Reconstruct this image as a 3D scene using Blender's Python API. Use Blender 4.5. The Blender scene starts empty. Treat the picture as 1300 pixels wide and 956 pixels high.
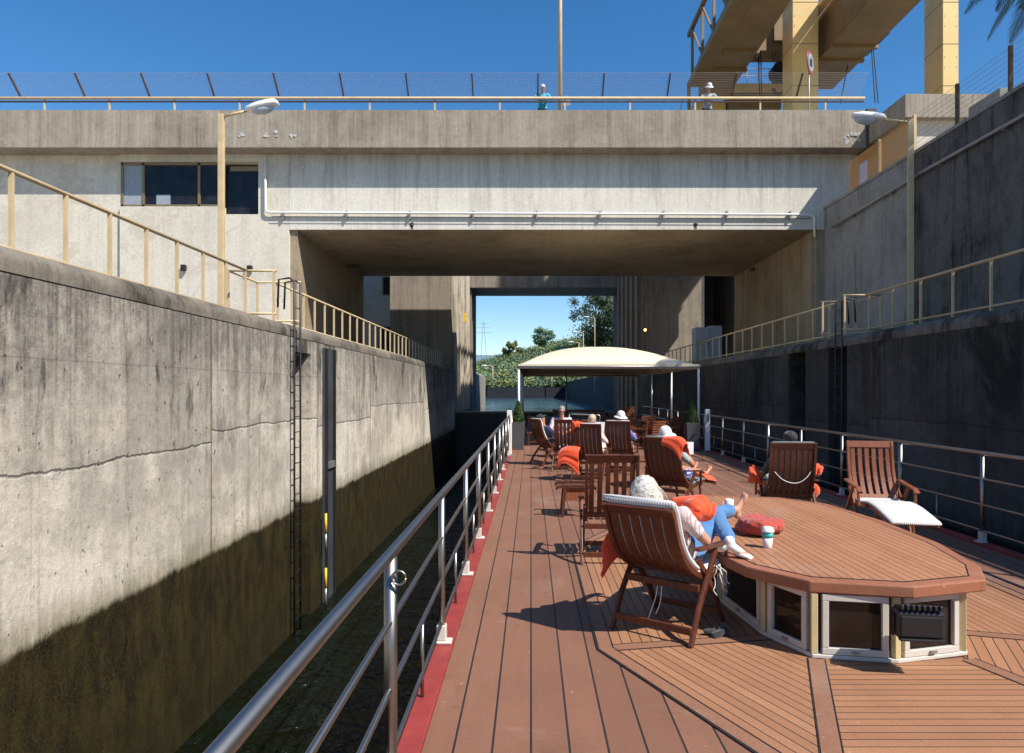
import bpy, bmesh, math, random
import numpy as np
from mathutils import Vector, Matrix
sc = bpy.context.scene
col = sc.collection
R = math.radians
rnd = random.Random(7)

# ------------------------------------------------------------------ camera
F = 867.0                       # focal length in photo pixels (1300 wide)
VX, VY, CH = 674.0, 496.0, 1.85  # vanishing point of the lock axis, eye height over the deck
cd = bpy.data.cameras.new('camera'); cam = bpy.data.objects.new('camera', cd); col.objects.link(cam)
cam.location = (0, 0, CH); cam.rotation_euler = (R(90), 0, 0)
cd.sensor_width = 36; cd.lens = 36*F/1300
cd.shift_x = -(VX-650)/1300; cd.shift_y = (VY-478)/1300
cd.clip_start = .05; cd.clip_end = 6000
sc.camera = cam
sc.render.resolution_x = 1024; sc.render.resolution_y = 753
# ------------------------------------------------------------------ world, sun, exposure
SUN = Vector((.73, -.53, 1.0)).normalized()
el = math.asin(SUN.z); az = math.atan2(SUN.x, SUN.y)
w = bpy.data.worlds.new('World'); sc.world = w; w.use_nodes = True
nt = w.node_tree; bg = nt.nodes['Background']
sky = nt.nodes.new('ShaderNodeTexSky'); sky.sky_type = 'NISHITA'; sky.sun_disc = False
sky.sun_elevation = el; sky.sun_rotation = az; sky.air_density = 1.0; sky.dust_density = .25; sky.ozone_density = 3.2
sky.altitude = 0
hs = nt.nodes.new('ShaderNodeHueSaturation'); hs.inputs['Saturation'].default_value = 1.30
nt.links.new(sky.outputs[0], hs.inputs['Color']); nt.links.new(hs.outputs[0], bg.inputs['Color'])
bg.inputs['Strength'].default_value = .112
sd = bpy.data.lights.new('sun', 'SUN'); sd.energy = 5.0; sd.angle = R(.5); sd.color = (1, .95, .87)
so = bpy.data.objects.new('sun', sd); col.objects.link(so); so.location = (20, -20, 40)
so.rotation_euler = (-SUN).to_track_quat('-Z', 'Y').to_euler()
sc.view_settings.view_transform = 'Standard'; sc.view_settings.look = 'None'
sc.view_settings.exposure = 0.5; sc.view_settings.gamma = 1; sc.view_settings.use_curve_mapping = False
try:
    sc.cycles.max_bounces = 6; sc.cycles.transparent_max_bounces = 12
except Exception: pass

def at(px, py, Y):              # photo pixel at a known distance -> world point (used to survey positions)
    return Vector(((px-VX)*Y/F, Y, CH+(VY-py)*Y/F))
def gd(px, py, z=0.):           # photo pixel on a horizontal plane
    Y = (CH-z)*F/(py-VY); return Vector(((px-VX)*Y/F, Y, z))

# ------------------------------------------------------------------ node helpers
class NT:
    def __init__(s, name):
        s.m = bpy.data.materials.new(name); s.m.use_nodes = True; s.t = s.m.node_tree; s.b = s.t.nodes['Principled BSDF']
        s._pos = None
    def n(s, typ, **k):
        x = s.t.nodes.new(typ)
        for a, v in k.items(): setattr(x, a, v)
        return x
    def l(s, a, b): s.t.links.new(a, b)
    def set(s, inp, v):
        if isinstance(v, bpy.types.NodeSocket): s.l(v, inp)
        elif isinstance(v, (tuple, list)) and len(v) == 3 and inp.type == 'RGBA': inp.default_value = (*v, 1)
        else: inp.default_value = v
    def pos(s, coord='Object'):
        if s._pos is None: s._pos = s.n('ShaderNodeTexCoord')
        return s._pos.outputs[coord]
    def mul(s, vec, sc3):
        x = s.n('ShaderNodeVectorMath', operation='MULTIPLY'); s.l(vec, x.inputs[0]); x.inputs[1].default_value = sc3; return x.outputs[0]
    def sep(s, vec):
        x = s.n('ShaderNodeSeparateXYZ'); s.l(vec, x.inputs[0]); return x.outputs
    def math(s, op, a, b=None, c=None):
        x = s.n('ShaderNodeMath', operation=op); s.set(x.inputs[0], a)
        if b is not None: s.set(x.inputs[1], b)
        if c is not None: s.set(x.inputs[2], c)
        return x.outputs[0]
    def noise(s, vec, scale, detail=4, rough=.6, dist=0.):
        x = s.n('ShaderNodeTexNoise'); s.l(vec, x.inputs['Vector']); x.inputs['Scale'].default_value = scale
        x.inputs['Detail'].default_value = detail; x.inputs['Roughness'].default_value = rough; x.inputs['Distortion'].default_value = dist
        return x.outputs['Fac']
    def ramp(s, fac, a, b, smooth=False):       # map a..b -> 0..1 clamped
        x = s.n('ShaderNodeMapRange'); x.clamp = True
        if smooth: x.interpolation_type = 'SMOOTHSTEP'
        s.set(x.inputs['Value'], fac); x.inputs['From Min'].default_value = a; x.inputs['From Max'].default_value = b
        return x.outputs[0]
    def mix(s, f, a, b, mode='MIX'):
        x = s.n('ShaderNodeMix', data_type='RGBA', blend_type=mode)
        s.set(x.inputs[0], f); s.set(x.inputs[6], a); s.set(x.inputs[7], b); return x.outputs[2]
    def bump(s, h, strength=.3, dist=.01, normal=None):
        x = s.n('ShaderNodeBump'); x.inputs['Strength'].default_value = strength; x.inputs['Distance'].default_value = dist
        s.l(h, x.inputs['Height'])
        if normal is not None: s.l(normal, x.inputs['Normal'])
        return x.outputs[0]
    def out(s, color, rough=.7, metal=0., normal=None, **k):
        s.set(s.b.inputs['Base Color'], color); s.set(s.b.inputs['Roughness'], rough); s.set(s.b.inputs['Metallic'], metal)
        if normal is not None: s.l(normal, s.b.inputs['Normal'])
        for a, v in k.items(): s.set(s.b.inputs[a.replace('_', ' ')], v)
        return s.m

def concrete(name, light, dark, streak=.6, board=0., axis='X', blot=.5, rough=.85, patch=None, bstr=.16, top=None):
    t = NT(name); p = t.pos(); x, y, z = t.sep(p)
    big = t.noise(p, .33, 9, .72, .4); b2 = t.noise(p, 1.3, 9, .76, .3); fine = t.noise(p, 9, 9, .76); fine2 = t.noise(p, 42, 4, .7)
    st = t.noise(t.mul(p, (1.7, 1.7, .12)), 1.5, 9, .76, .25); st2 = t.noise(t.mul(p, (6, 6, .25)), 1.4, 7, .74, .1)
    k = t.math('MULTIPLY', t.ramp(st, .50, .63), streak*.8)
    k = t.math('ADD', k, t.math('MULTIPLY', t.ramp(st2, .54, .70), streak*.5))
    k = t.math('ADD', k, t.math('MULTIPLY', t.ramp(big, .47, .62), blot))
    k = t.math('ADD', k, t.math('MULTIPLY', t.ramp(b2, .50, .64), blot*.55))
    if top: k = t.math('ADD', k, t.math('MULTIPLY', t.ramp(t.math('ADD', z, t.math('MULTIPLY', t.math('SUBTRACT', st, .5), 4.)), top[0], top[1]), top[2]))
    k = t.math('MINIMUM', k, 1.)
    c = t.mix(k, light, dark)
    c = t.mix(t.math('MULTIPLY', t.ramp(fine, .45, .68), .45), c, t.mix(.5, c, (.02, .018, .015)))
    c = t.mix(t.math('MULTIPLY', t.ramp(fine2, .5, .72), .25), c, dark)
    pk = t.ramp(t.noise(p, 17, 2, .5), .70, .75); c = t.mix(t.math('MULTIPLY', pk, .5), c, tuple(v*.4 for v in dark))
    h = t.math('ADD', t.math('MULTIPLY', fine, .6), t.math('ADD', t.math('MULTIPLY', fine2, .3), t.math('MULTIPLY', b2, .6)))
    h = t.math('SUBTRACT', h, t.math('MULTIPLY', pk, .5))
    if board:
        u = t.math('ADD', x if axis == 'X' else y, t.math('MULTIPLY', b2, .02))
        fr = t.math('FRACT', t.math('DIVIDE', u, board)); d = t.math('ABSOLUTE', t.math('SUBTRACT', fr, .5))
        wn = t.n('ShaderNodeTexWhiteNoise', noise_dimensions='1D'); t.l(t.math('FLOOR', t.math('DIVIDE', u, board)), wn.inputs['W'])
        c = t.mix(t.math('MULTIPLY', wn.outputs['Value'], bstr), c, dark)
        g = t.math('MULTIPLY', t.ramp(d, .44, .49), t.ramp(st2, .40, .62)); c = t.mix(t.math('MULTIPLY', g, bstr*2.2), c, tuple(v*.45 for v in dark))
        h = t.math('SUBTRACT', h, t.math('MULTIPLY', g, .5))
    if patch is not None:                        # repaired plaster patches
        c = t.mix(t.math('MULTIPLY', t.ramp(t.noise(p, .75, 8, .7, .8), .56, .575), .6), c, patch)
    return t.out(c, rough, normal=t.bump(h, .45, .025), Specular_IOR_Level=.18)
def plain(name, c, rough=.5, metal=0., var=.12, scale=6., bump=0., coord='Object', **k):
    t = NT(name); p = t.pos(coord); n = t.noise(p, scale, 5, .65)
    cc = t.mix(t.ramp(n, .3, .75), c, tuple(v*(1-var*2) for v in c))
    nm = t.bump(t.noise(p, scale*6, 3, .6), bump, .004) if bump else None
    r = t.math('ADD', rough-.05, t.math('MULTIPLY', n, .12))
    return t.out(cc, r, metal, nm, **k)

M = {}
# left lock wall: coping, dark weathered top, pour joints, pale middle, wet algae band
def lock_wall_mat(name, lit=True):
    t = NT(name); p = t.pos(); x, y, z = t.sep(p)
    b1 = t.noise(t.mul(p, (1, .8, 1)), .75, 11, .74, .35); b2 = t.noise(t.mul(p, (1, 1, .8)), 3.1, 9, .76, .2); b3 = t.noise(p, .28, 8, .7, .3)
    fine = t.noise(p, 9, 9, .78); fine2 = t.noise(p, 38, 5, .75)
    st = t.noise(t.mul(p, (1, 1.9, .14)), 1.3, 9, .75, .25); st2 = t.noise(t.mul(p, (1, 6, .22)), 1.6, 8, .76, .15)
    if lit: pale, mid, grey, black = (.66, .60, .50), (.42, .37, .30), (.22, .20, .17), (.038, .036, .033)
    else:   pale, mid, grey, black = (.135, .123, .108), (.085, .078, .068), (.050, .046, .041), (.017, .016, .0145)  # dark copy: dirt plus the right wall's shade put into the colours
    wn = t.n('ShaderNodeTexWhiteNoise', noise_dimensions='1D')
    bay = t.math('FLOOR', t.math('DIVIDE', t.math('ADD', y, -9.9), 4.9)); t.l(bay, wn.inputs['W'])
    jn = t.noise(t.mul(p, (0, 1, 0)), .8, 8, .7); jn2 = t.noise(t.mul(p, (0, 1, 0)), 1.5, 7, .7)
    jz = t.math('ADD', 1.0, t.math('MULTIPLY', wn.outputs['Value'], .45))
    zj = t.math('SUBTRACT', z, t.math('ADD', jz, t.math('MULTIPLY', t.math('SUBTRACT', jn, .5), .26)))
    up = t.ramp(zj, -.02, .02)
    # pour colour, blotches, pitting
    c = t.mix(t.math('MULTIPLY', up, .34), pale, mid)
    c = t.mix(t.math('MULTIPLY', t.ramp(b1, .46, .60), .55), c, mid)
    c = t.mix(t.math('MULTIPLY', t.ramp(b2, .50, .62), .42), c, mid)
    c = t.mix(t.math('MULTIPLY', t.ramp(b3, .48, .57), .5), c, grey)
    c = t.mix(t.math('MULTIPLY', t.ramp(st, .52, .62), .42), c, grey)
    c = t.mix(t.math('MULTIPLY', t.ramp(st2, .56, .68), .38), c, (.30, .18, .10) if lit else grey)
    # black weathering creeping down from the coping
    down = t.ramp(t.math('ADD', z, t.math('MULTIPLY', t.math('SUBTRACT', t.math('MULTIPLY', t.math('ADD', st, b1), .5), .5), 8.5)), .95, 2.75)
    k = t.math('MULTIPLY', down, t.math('ADD', .35, t.math('MULTIPLY', t.ramp(t.math('ADD', t.math('MULTIPLY', st2, .7), t.math('MULTIPLY', fine, .5)), .50, .70), .65)))
    c = t.mix(t.math('MULTIPLY', k, .95), c, t.mix(.68, grey, black))
    c = t.mix(t.math('MULTIPLY', t.ramp(t.noise(t.mul(p, (1, 1, .55)), .7, 11, .76, .5), .54, .60), t.math('MULTIPLY', t.ramp(z, .5, 1.9), .85)), c, black)
    c = t.mix(t.math('MULTIPLY', t.ramp(fine, .50, .66), .38), c, grey)
    c = t.mix(t.math('MULTIPLY', t.ramp(fine2, .52, .70), .30), c, black)
    jl = t.math('SUBTRACT', 1., t.ramp(t.math('ABSOLUTE', zj), .004, .022))
    c = t.mix(t.math('MULTIPLY', jl, t.math('ADD', .15, t.math('MULTIPLY', t.ramp(b2, .4, .6), .55))), c, black)
    halo = t.ramp(zj, .30, .0); halo = t.math('MULTIPLY', halo, up); c = t.mix(t.math('MULTIPLY', halo, t.math('MULTIPLY', t.ramp(fine, .35, .6), .45)), c, grey)
    zj2 = t.math('ABSOLUTE', t.math('SUBTRACT', z, t.math('ADD', 2.15, t.math('MULTIPLY', t.math('SUBTRACT', jn2, .5), .05))))
    c = t.mix(t.math('MULTIPLY', t.ramp(zj2, .012, .0), .35), c, black)
    vy = t.math('ABSOLUTE', t.math('SUBTRACT', t.math('FRACT', t.math('DIVIDE', t.math('ADD', y, -9.9), 4.9)), .5))
    vl = t.ramp(t.math('ADD', vy, t.math('MULTIPLY', t.math('SUBTRACT', fine, .5), .012)), .493, .499)
    c = t.mix(t.math('MULTIPLY', vl, .7), c, t.mix(.5, black, (.25, .12, .05)))
    pocks = t.ramp(t.noise(t.mul(p, (1, 1, .6)), 15, 2, .5), .69, .74); c = t.mix(t.math('MULTIPLY', pocks, .7), c, black)
    # tide line, slime and wet algae
    zw = t.math('SUBTRACT', z, t.math('ADD', -.50, t.math('MULTIPLY', t.math('SUBTRACT', t.noise(t.mul(p, (0, 1, 0)), 1.4, 9, .75), .5), .30)))
    alg = t.noise(t.mul(p, (1, 1.3, .55)), 2.4, 10, .78, .3); alg2 = t.noise(t.mul(p, (1, 2.5, .3)), 3.0, 9, .78)
    wetc = t.mix(t.ramp(alg, .42, .60), (.011, .008, .003), (.040, .029, .009))
    wetc = t.mix(t.math('MULTIPLY', t.ramp(alg2, .50, .64), .6), wetc, (.010, .009, .004))
    wetc = t.mix(t.math('MULTIPLY', t.ramp(fine2, .50, .68), .55), wetc, (.085, .070, .022))
    wetc = t.mix(t.math('MULTIPLY', t.ramp(z, -1.2, -2.6), .5), wetc, (.017, .0155, .005))
    if not lit: wetc = t.mix(.6, wetc, (.008, .008, .008))  # wet band darkened as well for the shaded copy
    fade = t.ramp(t.math('ADD', zw, t.math('MULTIPLY', t.math('SUBTRACT', alg2, .5), .8)), .34, -.02)
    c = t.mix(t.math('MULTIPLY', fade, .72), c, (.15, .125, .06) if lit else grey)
    wet = t.ramp(t.math('ADD', zw, t.math('MULTIPLY', t.math('SUBTRACT', fine, .5), .10)), .05, -.05, True)
    c = t.mix(wet, c, wetc)
    r = t.math('SUBTRACT', .92, t.math('MULTIPLY', wet, .30))
    h = t.math('ADD', t.math('ADD', t.math('MULTIPLY', fine, .6), t.math('MULTIPLY', fine2, .3)), t.math('MULTIPLY', b2, .8))
    h = t.math('SUBTRACT', h, t.math('ADD', t.math('ADD', t.math('MULTIPLY', jl, .6), t.math('MULTIPLY', pocks, .5)), t.math('MULTIPLY', vl, 1.)))
    return t.out(c, r, normal=t.bump(h, .6, .035), Specular_IOR_Level=.22)
M['lockwall'] = lock_wall_mat('weathered_lock_concrete')
M['lockwall_dark'] = lock_wall_mat('dirty_shaded_lock_concrete', False)
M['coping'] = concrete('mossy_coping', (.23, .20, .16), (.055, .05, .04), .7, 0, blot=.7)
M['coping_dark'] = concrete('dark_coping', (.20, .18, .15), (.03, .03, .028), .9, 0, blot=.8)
M['parapet'] = concrete('stained_parapet_concrete', (.40, .345, .27), (.19, .155, .115), .62, .155, 'X', .4, bstr=.26)
M['beam'] = concrete('pale_beam_concrete', (.74, .69, .59), (.42, .385, .34), .45, .155, 'X', .22, bstr=.10, top=(9.6, 11.6, .8))
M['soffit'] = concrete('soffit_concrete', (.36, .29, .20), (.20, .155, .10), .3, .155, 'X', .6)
M['facade'] = concrete('whitewashed_concrete', (.68, .62, .51), (.42, .37, .30), .35, 0, 'X', .30, patch=(.50, .44, .35))
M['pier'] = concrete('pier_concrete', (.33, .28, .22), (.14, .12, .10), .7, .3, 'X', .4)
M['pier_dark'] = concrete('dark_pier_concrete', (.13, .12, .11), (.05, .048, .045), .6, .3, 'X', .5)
M['rib'] = concrete('ribbed_guide_concrete', (.60, .53, .43), (.16, .135, .11), .9, 0, 'Y', .3)
M['upper_dark'] = concrete('sooty_upper_concrete', (.15, .14, .13), (.030, .028, .026), .8, 0, 'Y', .7)
M['upper_mid'] = concrete('grey_upper_concrete', (.34, .325, .30), (.12, .11, .10), .7, 0, 'Y', .4)
M['upper_side'] = concrete('brown_side_concrete', (.42, .33, .22), (.20, .15, .10), .6, .3, 'Y', .4)
M['yellow'] = plain('pale_yellow_paint', (.62, .465, .26), .5, 0, .14, 3, .1)
M['crane'] = plain('crane_yellow_paint', (.80, .54, .19), .5, 0, .10, .6, .05)
M['crane_brown'] = plain('crane_brown_paint', (.26, .165, .065), .6, 0, .18, .7, .05)
M['steel'] = plain('brushed_stainless_steel', (.36, .345, .325), .38, 1., .10, 9, .02)
M['galv'] = plain('galvanised_steel', (.42, .41, .40), .5, .7, .2, 12)
M['black'] = plain('black_steel', (.018, .018, .02), .45, 0, .2)
M['rubber'] = plain('black_plastic', (.022, .022, .024), .38, 0, .1, 8, .1)
M['rust'] = plain('rusty_post_steel', (.15, .085, .05), .7, 0, .3, 5)
M['white'] = plain('white_paint', (.78, .77, .74), .45, 0, .06)
M['frame_cream'] = plain('cream_frame_paint', (.62, .585, .52), .4, 0, .08, 5)
M['post_yellow'] = plain('cream_yellow_post_paint', (.62, .50, .27), .4, 0, .08, 5)
M['red'] = plain('red_kerb_paint', (.33, .045, .04), .5, 0, .18, 7, .2)
M['winframe'] = plain('bronze_window_frame', (.26, .19, .10), .4, .3)
M['hull'] = plain('white_hull_paint', (.70, .70, .68), .4)
M['cup_teal'] = plain('teal_cup', (.05, .50, .50), .35)
M['yellow_mark'] = plain('yellow_gauge_paint', (.80, .50, .03), .5)
M['lens'] = plain('lamp_lens', (.45, .50, .55), .15, 0, .1)
M['grey_pot'] = plain('grey_planter', (.085, .078, .080), .55, 0, .15, 3)
M['spall'] = plain('bare_white_concrete', (.62, .60, .56), .9, 0, .3, 12)
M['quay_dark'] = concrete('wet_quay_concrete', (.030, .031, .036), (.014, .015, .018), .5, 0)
M['mesh_wire'] = plain('fence_wire', (.50, .44, .40), .5, .3)
M['cabinet'] = plain('grey_blue_cabinet', (.30, .34, .38), .5)
def wood(name, a, b, rough=.33, s=1., axis=(1, 1, 1)):
    t = NT(name); p = t.pos('Generated' if False else 'Object')
    g = t.noise(t.mul(p, (14, 14, 3)), 2*s, 6, .7, .6); f = t.noise(p, 25, 3, .6)
    c = t.mix(t.ramp(g, .3, .72), a, b); c = t.mix(t.math('MULTIPLY', t.ramp(f, .5, .8), .25), c, tuple(v*.4 for v in b))
    return t.out(c, t.math('ADD', rough, t.math('MULTIPLY', g, .12)), normal=t.bump(g, .12, .002))
M['wood'] = wood('varnished_red_hardwood', (.135, .038, .015), (.055, .016, .008))
M['wood_light'] = wood('sunlit_light_hardwood', (.30, .105, .048), (.16, .05, .022), .24)  # lighter hardwood; sun glint on glossy slats is partly put into the colour
M['wood_dark'] = wood('dark_hardwood', (.11, .035, .018), (.045, .016, .010))
def planks(name, a, b, width, line=.045, coord='Object', fine=90., linec=(.018, .014, .013), rough=.62, along=.5):
    t = NT(name); p = t.pos(coord); x, y, z = t.sep(p)
    q = t.math('DIVIDE', x, width); d = t.math('ABSOLUTE', t.math('SUBTRACT', t.math('FRACT', q), .5))
    wn = t.n('ShaderNodeTexWhiteNoise', noise_dimensions='1D'); t.l(t.math('FLOOR', q), wn.inputs['W'])
    n = t.noise(p, 1.1, 5, .6, .3); g = t.noise(t.mul(p, (30, 2.5, 1)), along, 5, .7); f = t.noise(p, fine, 3, .7)
    c = t.mix(t.math('MULTIPLY', wn.outputs['Value'], .75), a, b)
    c = t.mix(t.math('MULTIPLY', t.ramp(g, .35, .7), .4), c, b)
    c = t.mix(t.math('MULTIPLY', t.ramp(n, .45, .7), .28), c, tuple(v*.6 for v in b))
    c = t.mix(t.math('MULTIPLY', t.ramp(f, .42, .72), .38), c, tuple(v*.5 for v in b))
    c = t.mix(t.math('MULTIPLY', t.ramp(t.noise(p, 2.3, 8, .75, .5), .56, .66), .28), c, tuple(v*.5 for v in b))
    c = t.mix(t.math('MULTIPLY', t.ramp(t.noise(p, .7, 8, .7, .8), .56, .64), .16), c, (.42, .33, .27))
    c = t.mix(t.math('MULTIPLY', t.ramp(t.noise(t.mul(p, (1, .6, 1)), 26, 2, .5), .71, .76), .35), c, (.5, .42, .36))
    ln = t.ramp(d, .5-line/2-.008, .5-line/2+.002)
    c = t.mix(ln, c, linec)
    h = t.math('SUBTRACT', t.math('MULTIPLY', f, .35), ln)
    return t.out(c, t.math('ADD', rough, t.math('MULTIPLY', f, .15)), normal=t.bump(h, .4, .004))
M['deck'] = planks('reddish_deck_planks', (.255, .118, .070), (.185, .084, .049), .2, .055)
M['teak'] = planks('pale_teak_planks', (.40, .195, .100), (.29, .13, .062), .075, .09, 'UV', 60)
M['teak_top'] = planks('teak_table_planks', (.43, .20, .10), (.33, .14, .067), .068, .09, 'Object', 60, (.06, .025, .014))
M['teak_trim'] = planks('teak_edge_trim', (.36, .14, .075), (.28, .10, .05), 5.0, .0005, 'Object', 60)
M['teak_border'] = planks('deck_border_board', (.30, .145, .085), (.24, .11, .062), 5.0, .0005, 'Object', 60)
def fabric(name, c, stripe=None, pitch=.03, rough=.9, sheen=.3, wave=0.):
    t = NT(name); p = t.pos('Object'); f = t.noise(p, 120, 3, .6); n = t.noise(p, 9, 4, .6)
    cc = t.mix(t.math('MULTIPLY', t.ramp(n, .35, .75), .3), c, tuple(v*.6 for v in c))
    if stripe:
        x, y, z = t.sep(p); d = t.math('ABSOLUTE', t.math('SUBTRACT', t.math('FRACT', t.math('DIVIDE', x, pitch)), .5))
        cc = t.mix(t.ramp(d, .36, .40), cc, stripe)
    h = t.math('ADD', t.math('MULTIPLY', f, .4), n)
    if wave: h = t.math('ADD', h, t.math('MULTIPLY', t.noise(t.mul(p, (1, 1, .35)), wave, 3, .6, 1.), 2.))
    return t.out(cc, rough, normal=t.bump(h, .4, .006), Sheen_Weight=sheen)
M['orange'] = fabric('orange_towel', (.80, .085, .018), wave=22)
M['red_knit'] = fabric('rust_red_knit', (.42, .055, .035), wave=60)
M['cushion'] = fabric('striped_cushion', (.72, .70, .66), (.30, .30, .32), .021)
M['cushion_grey'] = fabric('grey_cushion', (.13, .16, .16))
M['canvas'] = fabric('cream_canvas', (.74, .64, .46), rough=.75, sheen=.1)
M['jeans'] = fabric('blue_denim', (.07, .20, .42), wave=30)
M['shirt_pale'] = fabric('pale_striped_shirt', (.66, .56, .54), (.42, .22, .24), .016, wave=25)
M['shirt_pink'] = fabric('pink_white_shirt', (.66, .55, .60), wave=25)
M['shirt_white'] = fabric('white_shirt', (.74, .72, .72), wave=25)
M['shirt_blue'] = fabric('blue_shirt', (.12, .18, .55), wave=25)
M['shirt_turq'] = fabric('turquoise_shirt', (.02, .42, .62), wave=25)
M['shirt_check'] = fabric('grey_checked_shirt', (.40, .46, .48), (.20, .26, .28), .05, wave=25)
M['shirt_grey'] = fabric('dark_grey_top', (.07, .07, .08), wave=25)
M['navy'] = fabric('navy_cloth', (.02, .03, .08), wave=25)
M['hat_white'] = fabric('white_sun_hat', (.78, .77, .73))
M['dark_cloth'] = fabric('black_cap_cloth', (.015, .015, .02))
M['shorts_pat'] = fabric('patterned_shorts', (.35, .38, .55), (.04, .05, .22), .045)
M['beige_short'] = fabric('cream_shorts', (.72, .68, .60))
def skin(name, c):
    t = NT(name); p = t.pos(); n = t.noise(p, 14, 4, .6)
    cc = t.mix(t.ramp(n, .35, .7), c, (c[0]*.85, c[1]*.7, c[2]*.65))
    return t.out(cc, .5, Subsurface_Weight=.08)
M['skin'] = skin('fair_skin', (.62, .33, .23)); M['skin_tan'] = skin('tanned_skin', (.50, .24, .14))
def hairm(name, a, b):
    t = NT(name); p = t.pos(); n = t.noise(p, 38, 4, .7); return t.out(t.mix(t.ramp(n, .35, .65), a, b), .55)
M['hair_silver'] = hairm('silver_hair', (.70, .67, .61), (.30, .27, .23)); M['hair_dark'] = hairm('dark_hair', (.03, .022, .018), (.015, .01, .01))
M['hair_blond'] = hairm('blond_hair', (.60, .48, .34), (.40, .28, .18)); M['hair_grey'] = hairm('grey_hair', (.36, .31, .25), (.2, .17, .14))
def water(name, c, ripple, k=.25, rough=.04, dist=.22):
    t = NT(name); p = t.pos(); n1 = t.noise(t.mul(p, (.55, 1, 1)), ripple, 2, .5, .8); n2 = t.noise(p, ripple*4, 3, .6, .4)
    return t.out(c, rough, normal=t.bump(t.math('ADD', n1, t.math('MULTIPLY', n2, .25)), k, dist), IOR=1.33)
M['water'] = water('dark_green_water', (.0035, .006, .002), 2.3, 1., dist=.38)
M['river'] = water('river_water', (.05, .15, .22), .8, .3)
def glass(name, c=(.02, .02, .02), rough=.03):
    t = NT(name); p = t.pos(); n = t.noise(p, 2.2, 4, .6); return t.out(t.mix(t.ramp(n, .4, .7), c, tuple(v*1.9+.004 for v in c)), rough, Specular_IOR_Level=.28)
M['glass'] = glass('dark_window_glass', (.010, .011, .014)); M['glass_sky'] = glass('skylight_glass', (.014, .009, .006), .04)
def leafmat(name, a, b, scale=.5):
    t = NT(name); p = t.pos(); n = t.noise(p, scale, 5, .6); f = t.noise(p, scale*14, 2, .5)
    c = t.mix(t.ramp(n, .40, .60), a, b); c = t.mix(t.math('MULTIPLY', t.ramp(f, .4, .7), .45), c, tuple(v*.45 for v in b))
    return t.out(c, .7)
M['topiary'] = leafmat('clipped_bush_leaves', (.07, .13, .02), (.035, .075, .012), 6)
M['scrub'] = leafmat('scrub_leaves', (.24, .26, .08), (.11, .16, .06), .09)
M['scrub2'] = leafmat('grey_green_leaves', (.18, .28, .17), (.09, .17, .10), .12)
M['tree'] = leafmat('tree_leaves', (.10, .125, .045), (.05, .07, .03), .25)
M['palm'] = leafmat('palm_leaves', (.07, .11, .03), (.03, .05, .015), 2)
M['bark'] = plain('bark', (.13, .10, .07), .9, 0, .3, 3, .4)
M['ground'] = plain('earth_and_dry_grass', (.16, .13, .07), .95, 0, .3, .3, .2)
M['pave'] = concrete('quay_paving', (.34, .31, .27), (.2, .18, .15), .1, 0)
t = NT('orange_fence_mesh'); tr = t.n('ShaderNodeBsdfTransparent'); mx = t.n('ShaderNodeMixShader')
t.out((.62, .27, .06), .6); mx.inputs[0].default_value = .72
t.l(tr.outputs[0], mx.inputs[1]); t.l(t.b.outputs[0], mx.inputs[2]); t.l(mx.outputs[0], t.t.nodes['Material Output'].inputs[0]); M['mesh_orange'] = t.m
t = NT('fine_wire_mesh'); tr = t.n('ShaderNodeBsdfTransparent'); mx = t.n('ShaderNodeMixShader')
t.out((.45, .36, .33), .6); mx.inputs[0].default_value = .055
t.l(tr.outputs[0], mx.inputs[1]); t.l(t.b.outputs[0], mx.inputs[2]); t.l(mx.outputs[0], t.t.nodes['Material Output'].inputs[0]); M['mesh_fine'] = t.m
t = NT('lit_signal_lamp'); t.out((.9, .2, .05), .4, Emission_Color=(1, .25, .06, 1), Emission_Strength=14.); M['signal'] = t.m

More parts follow.
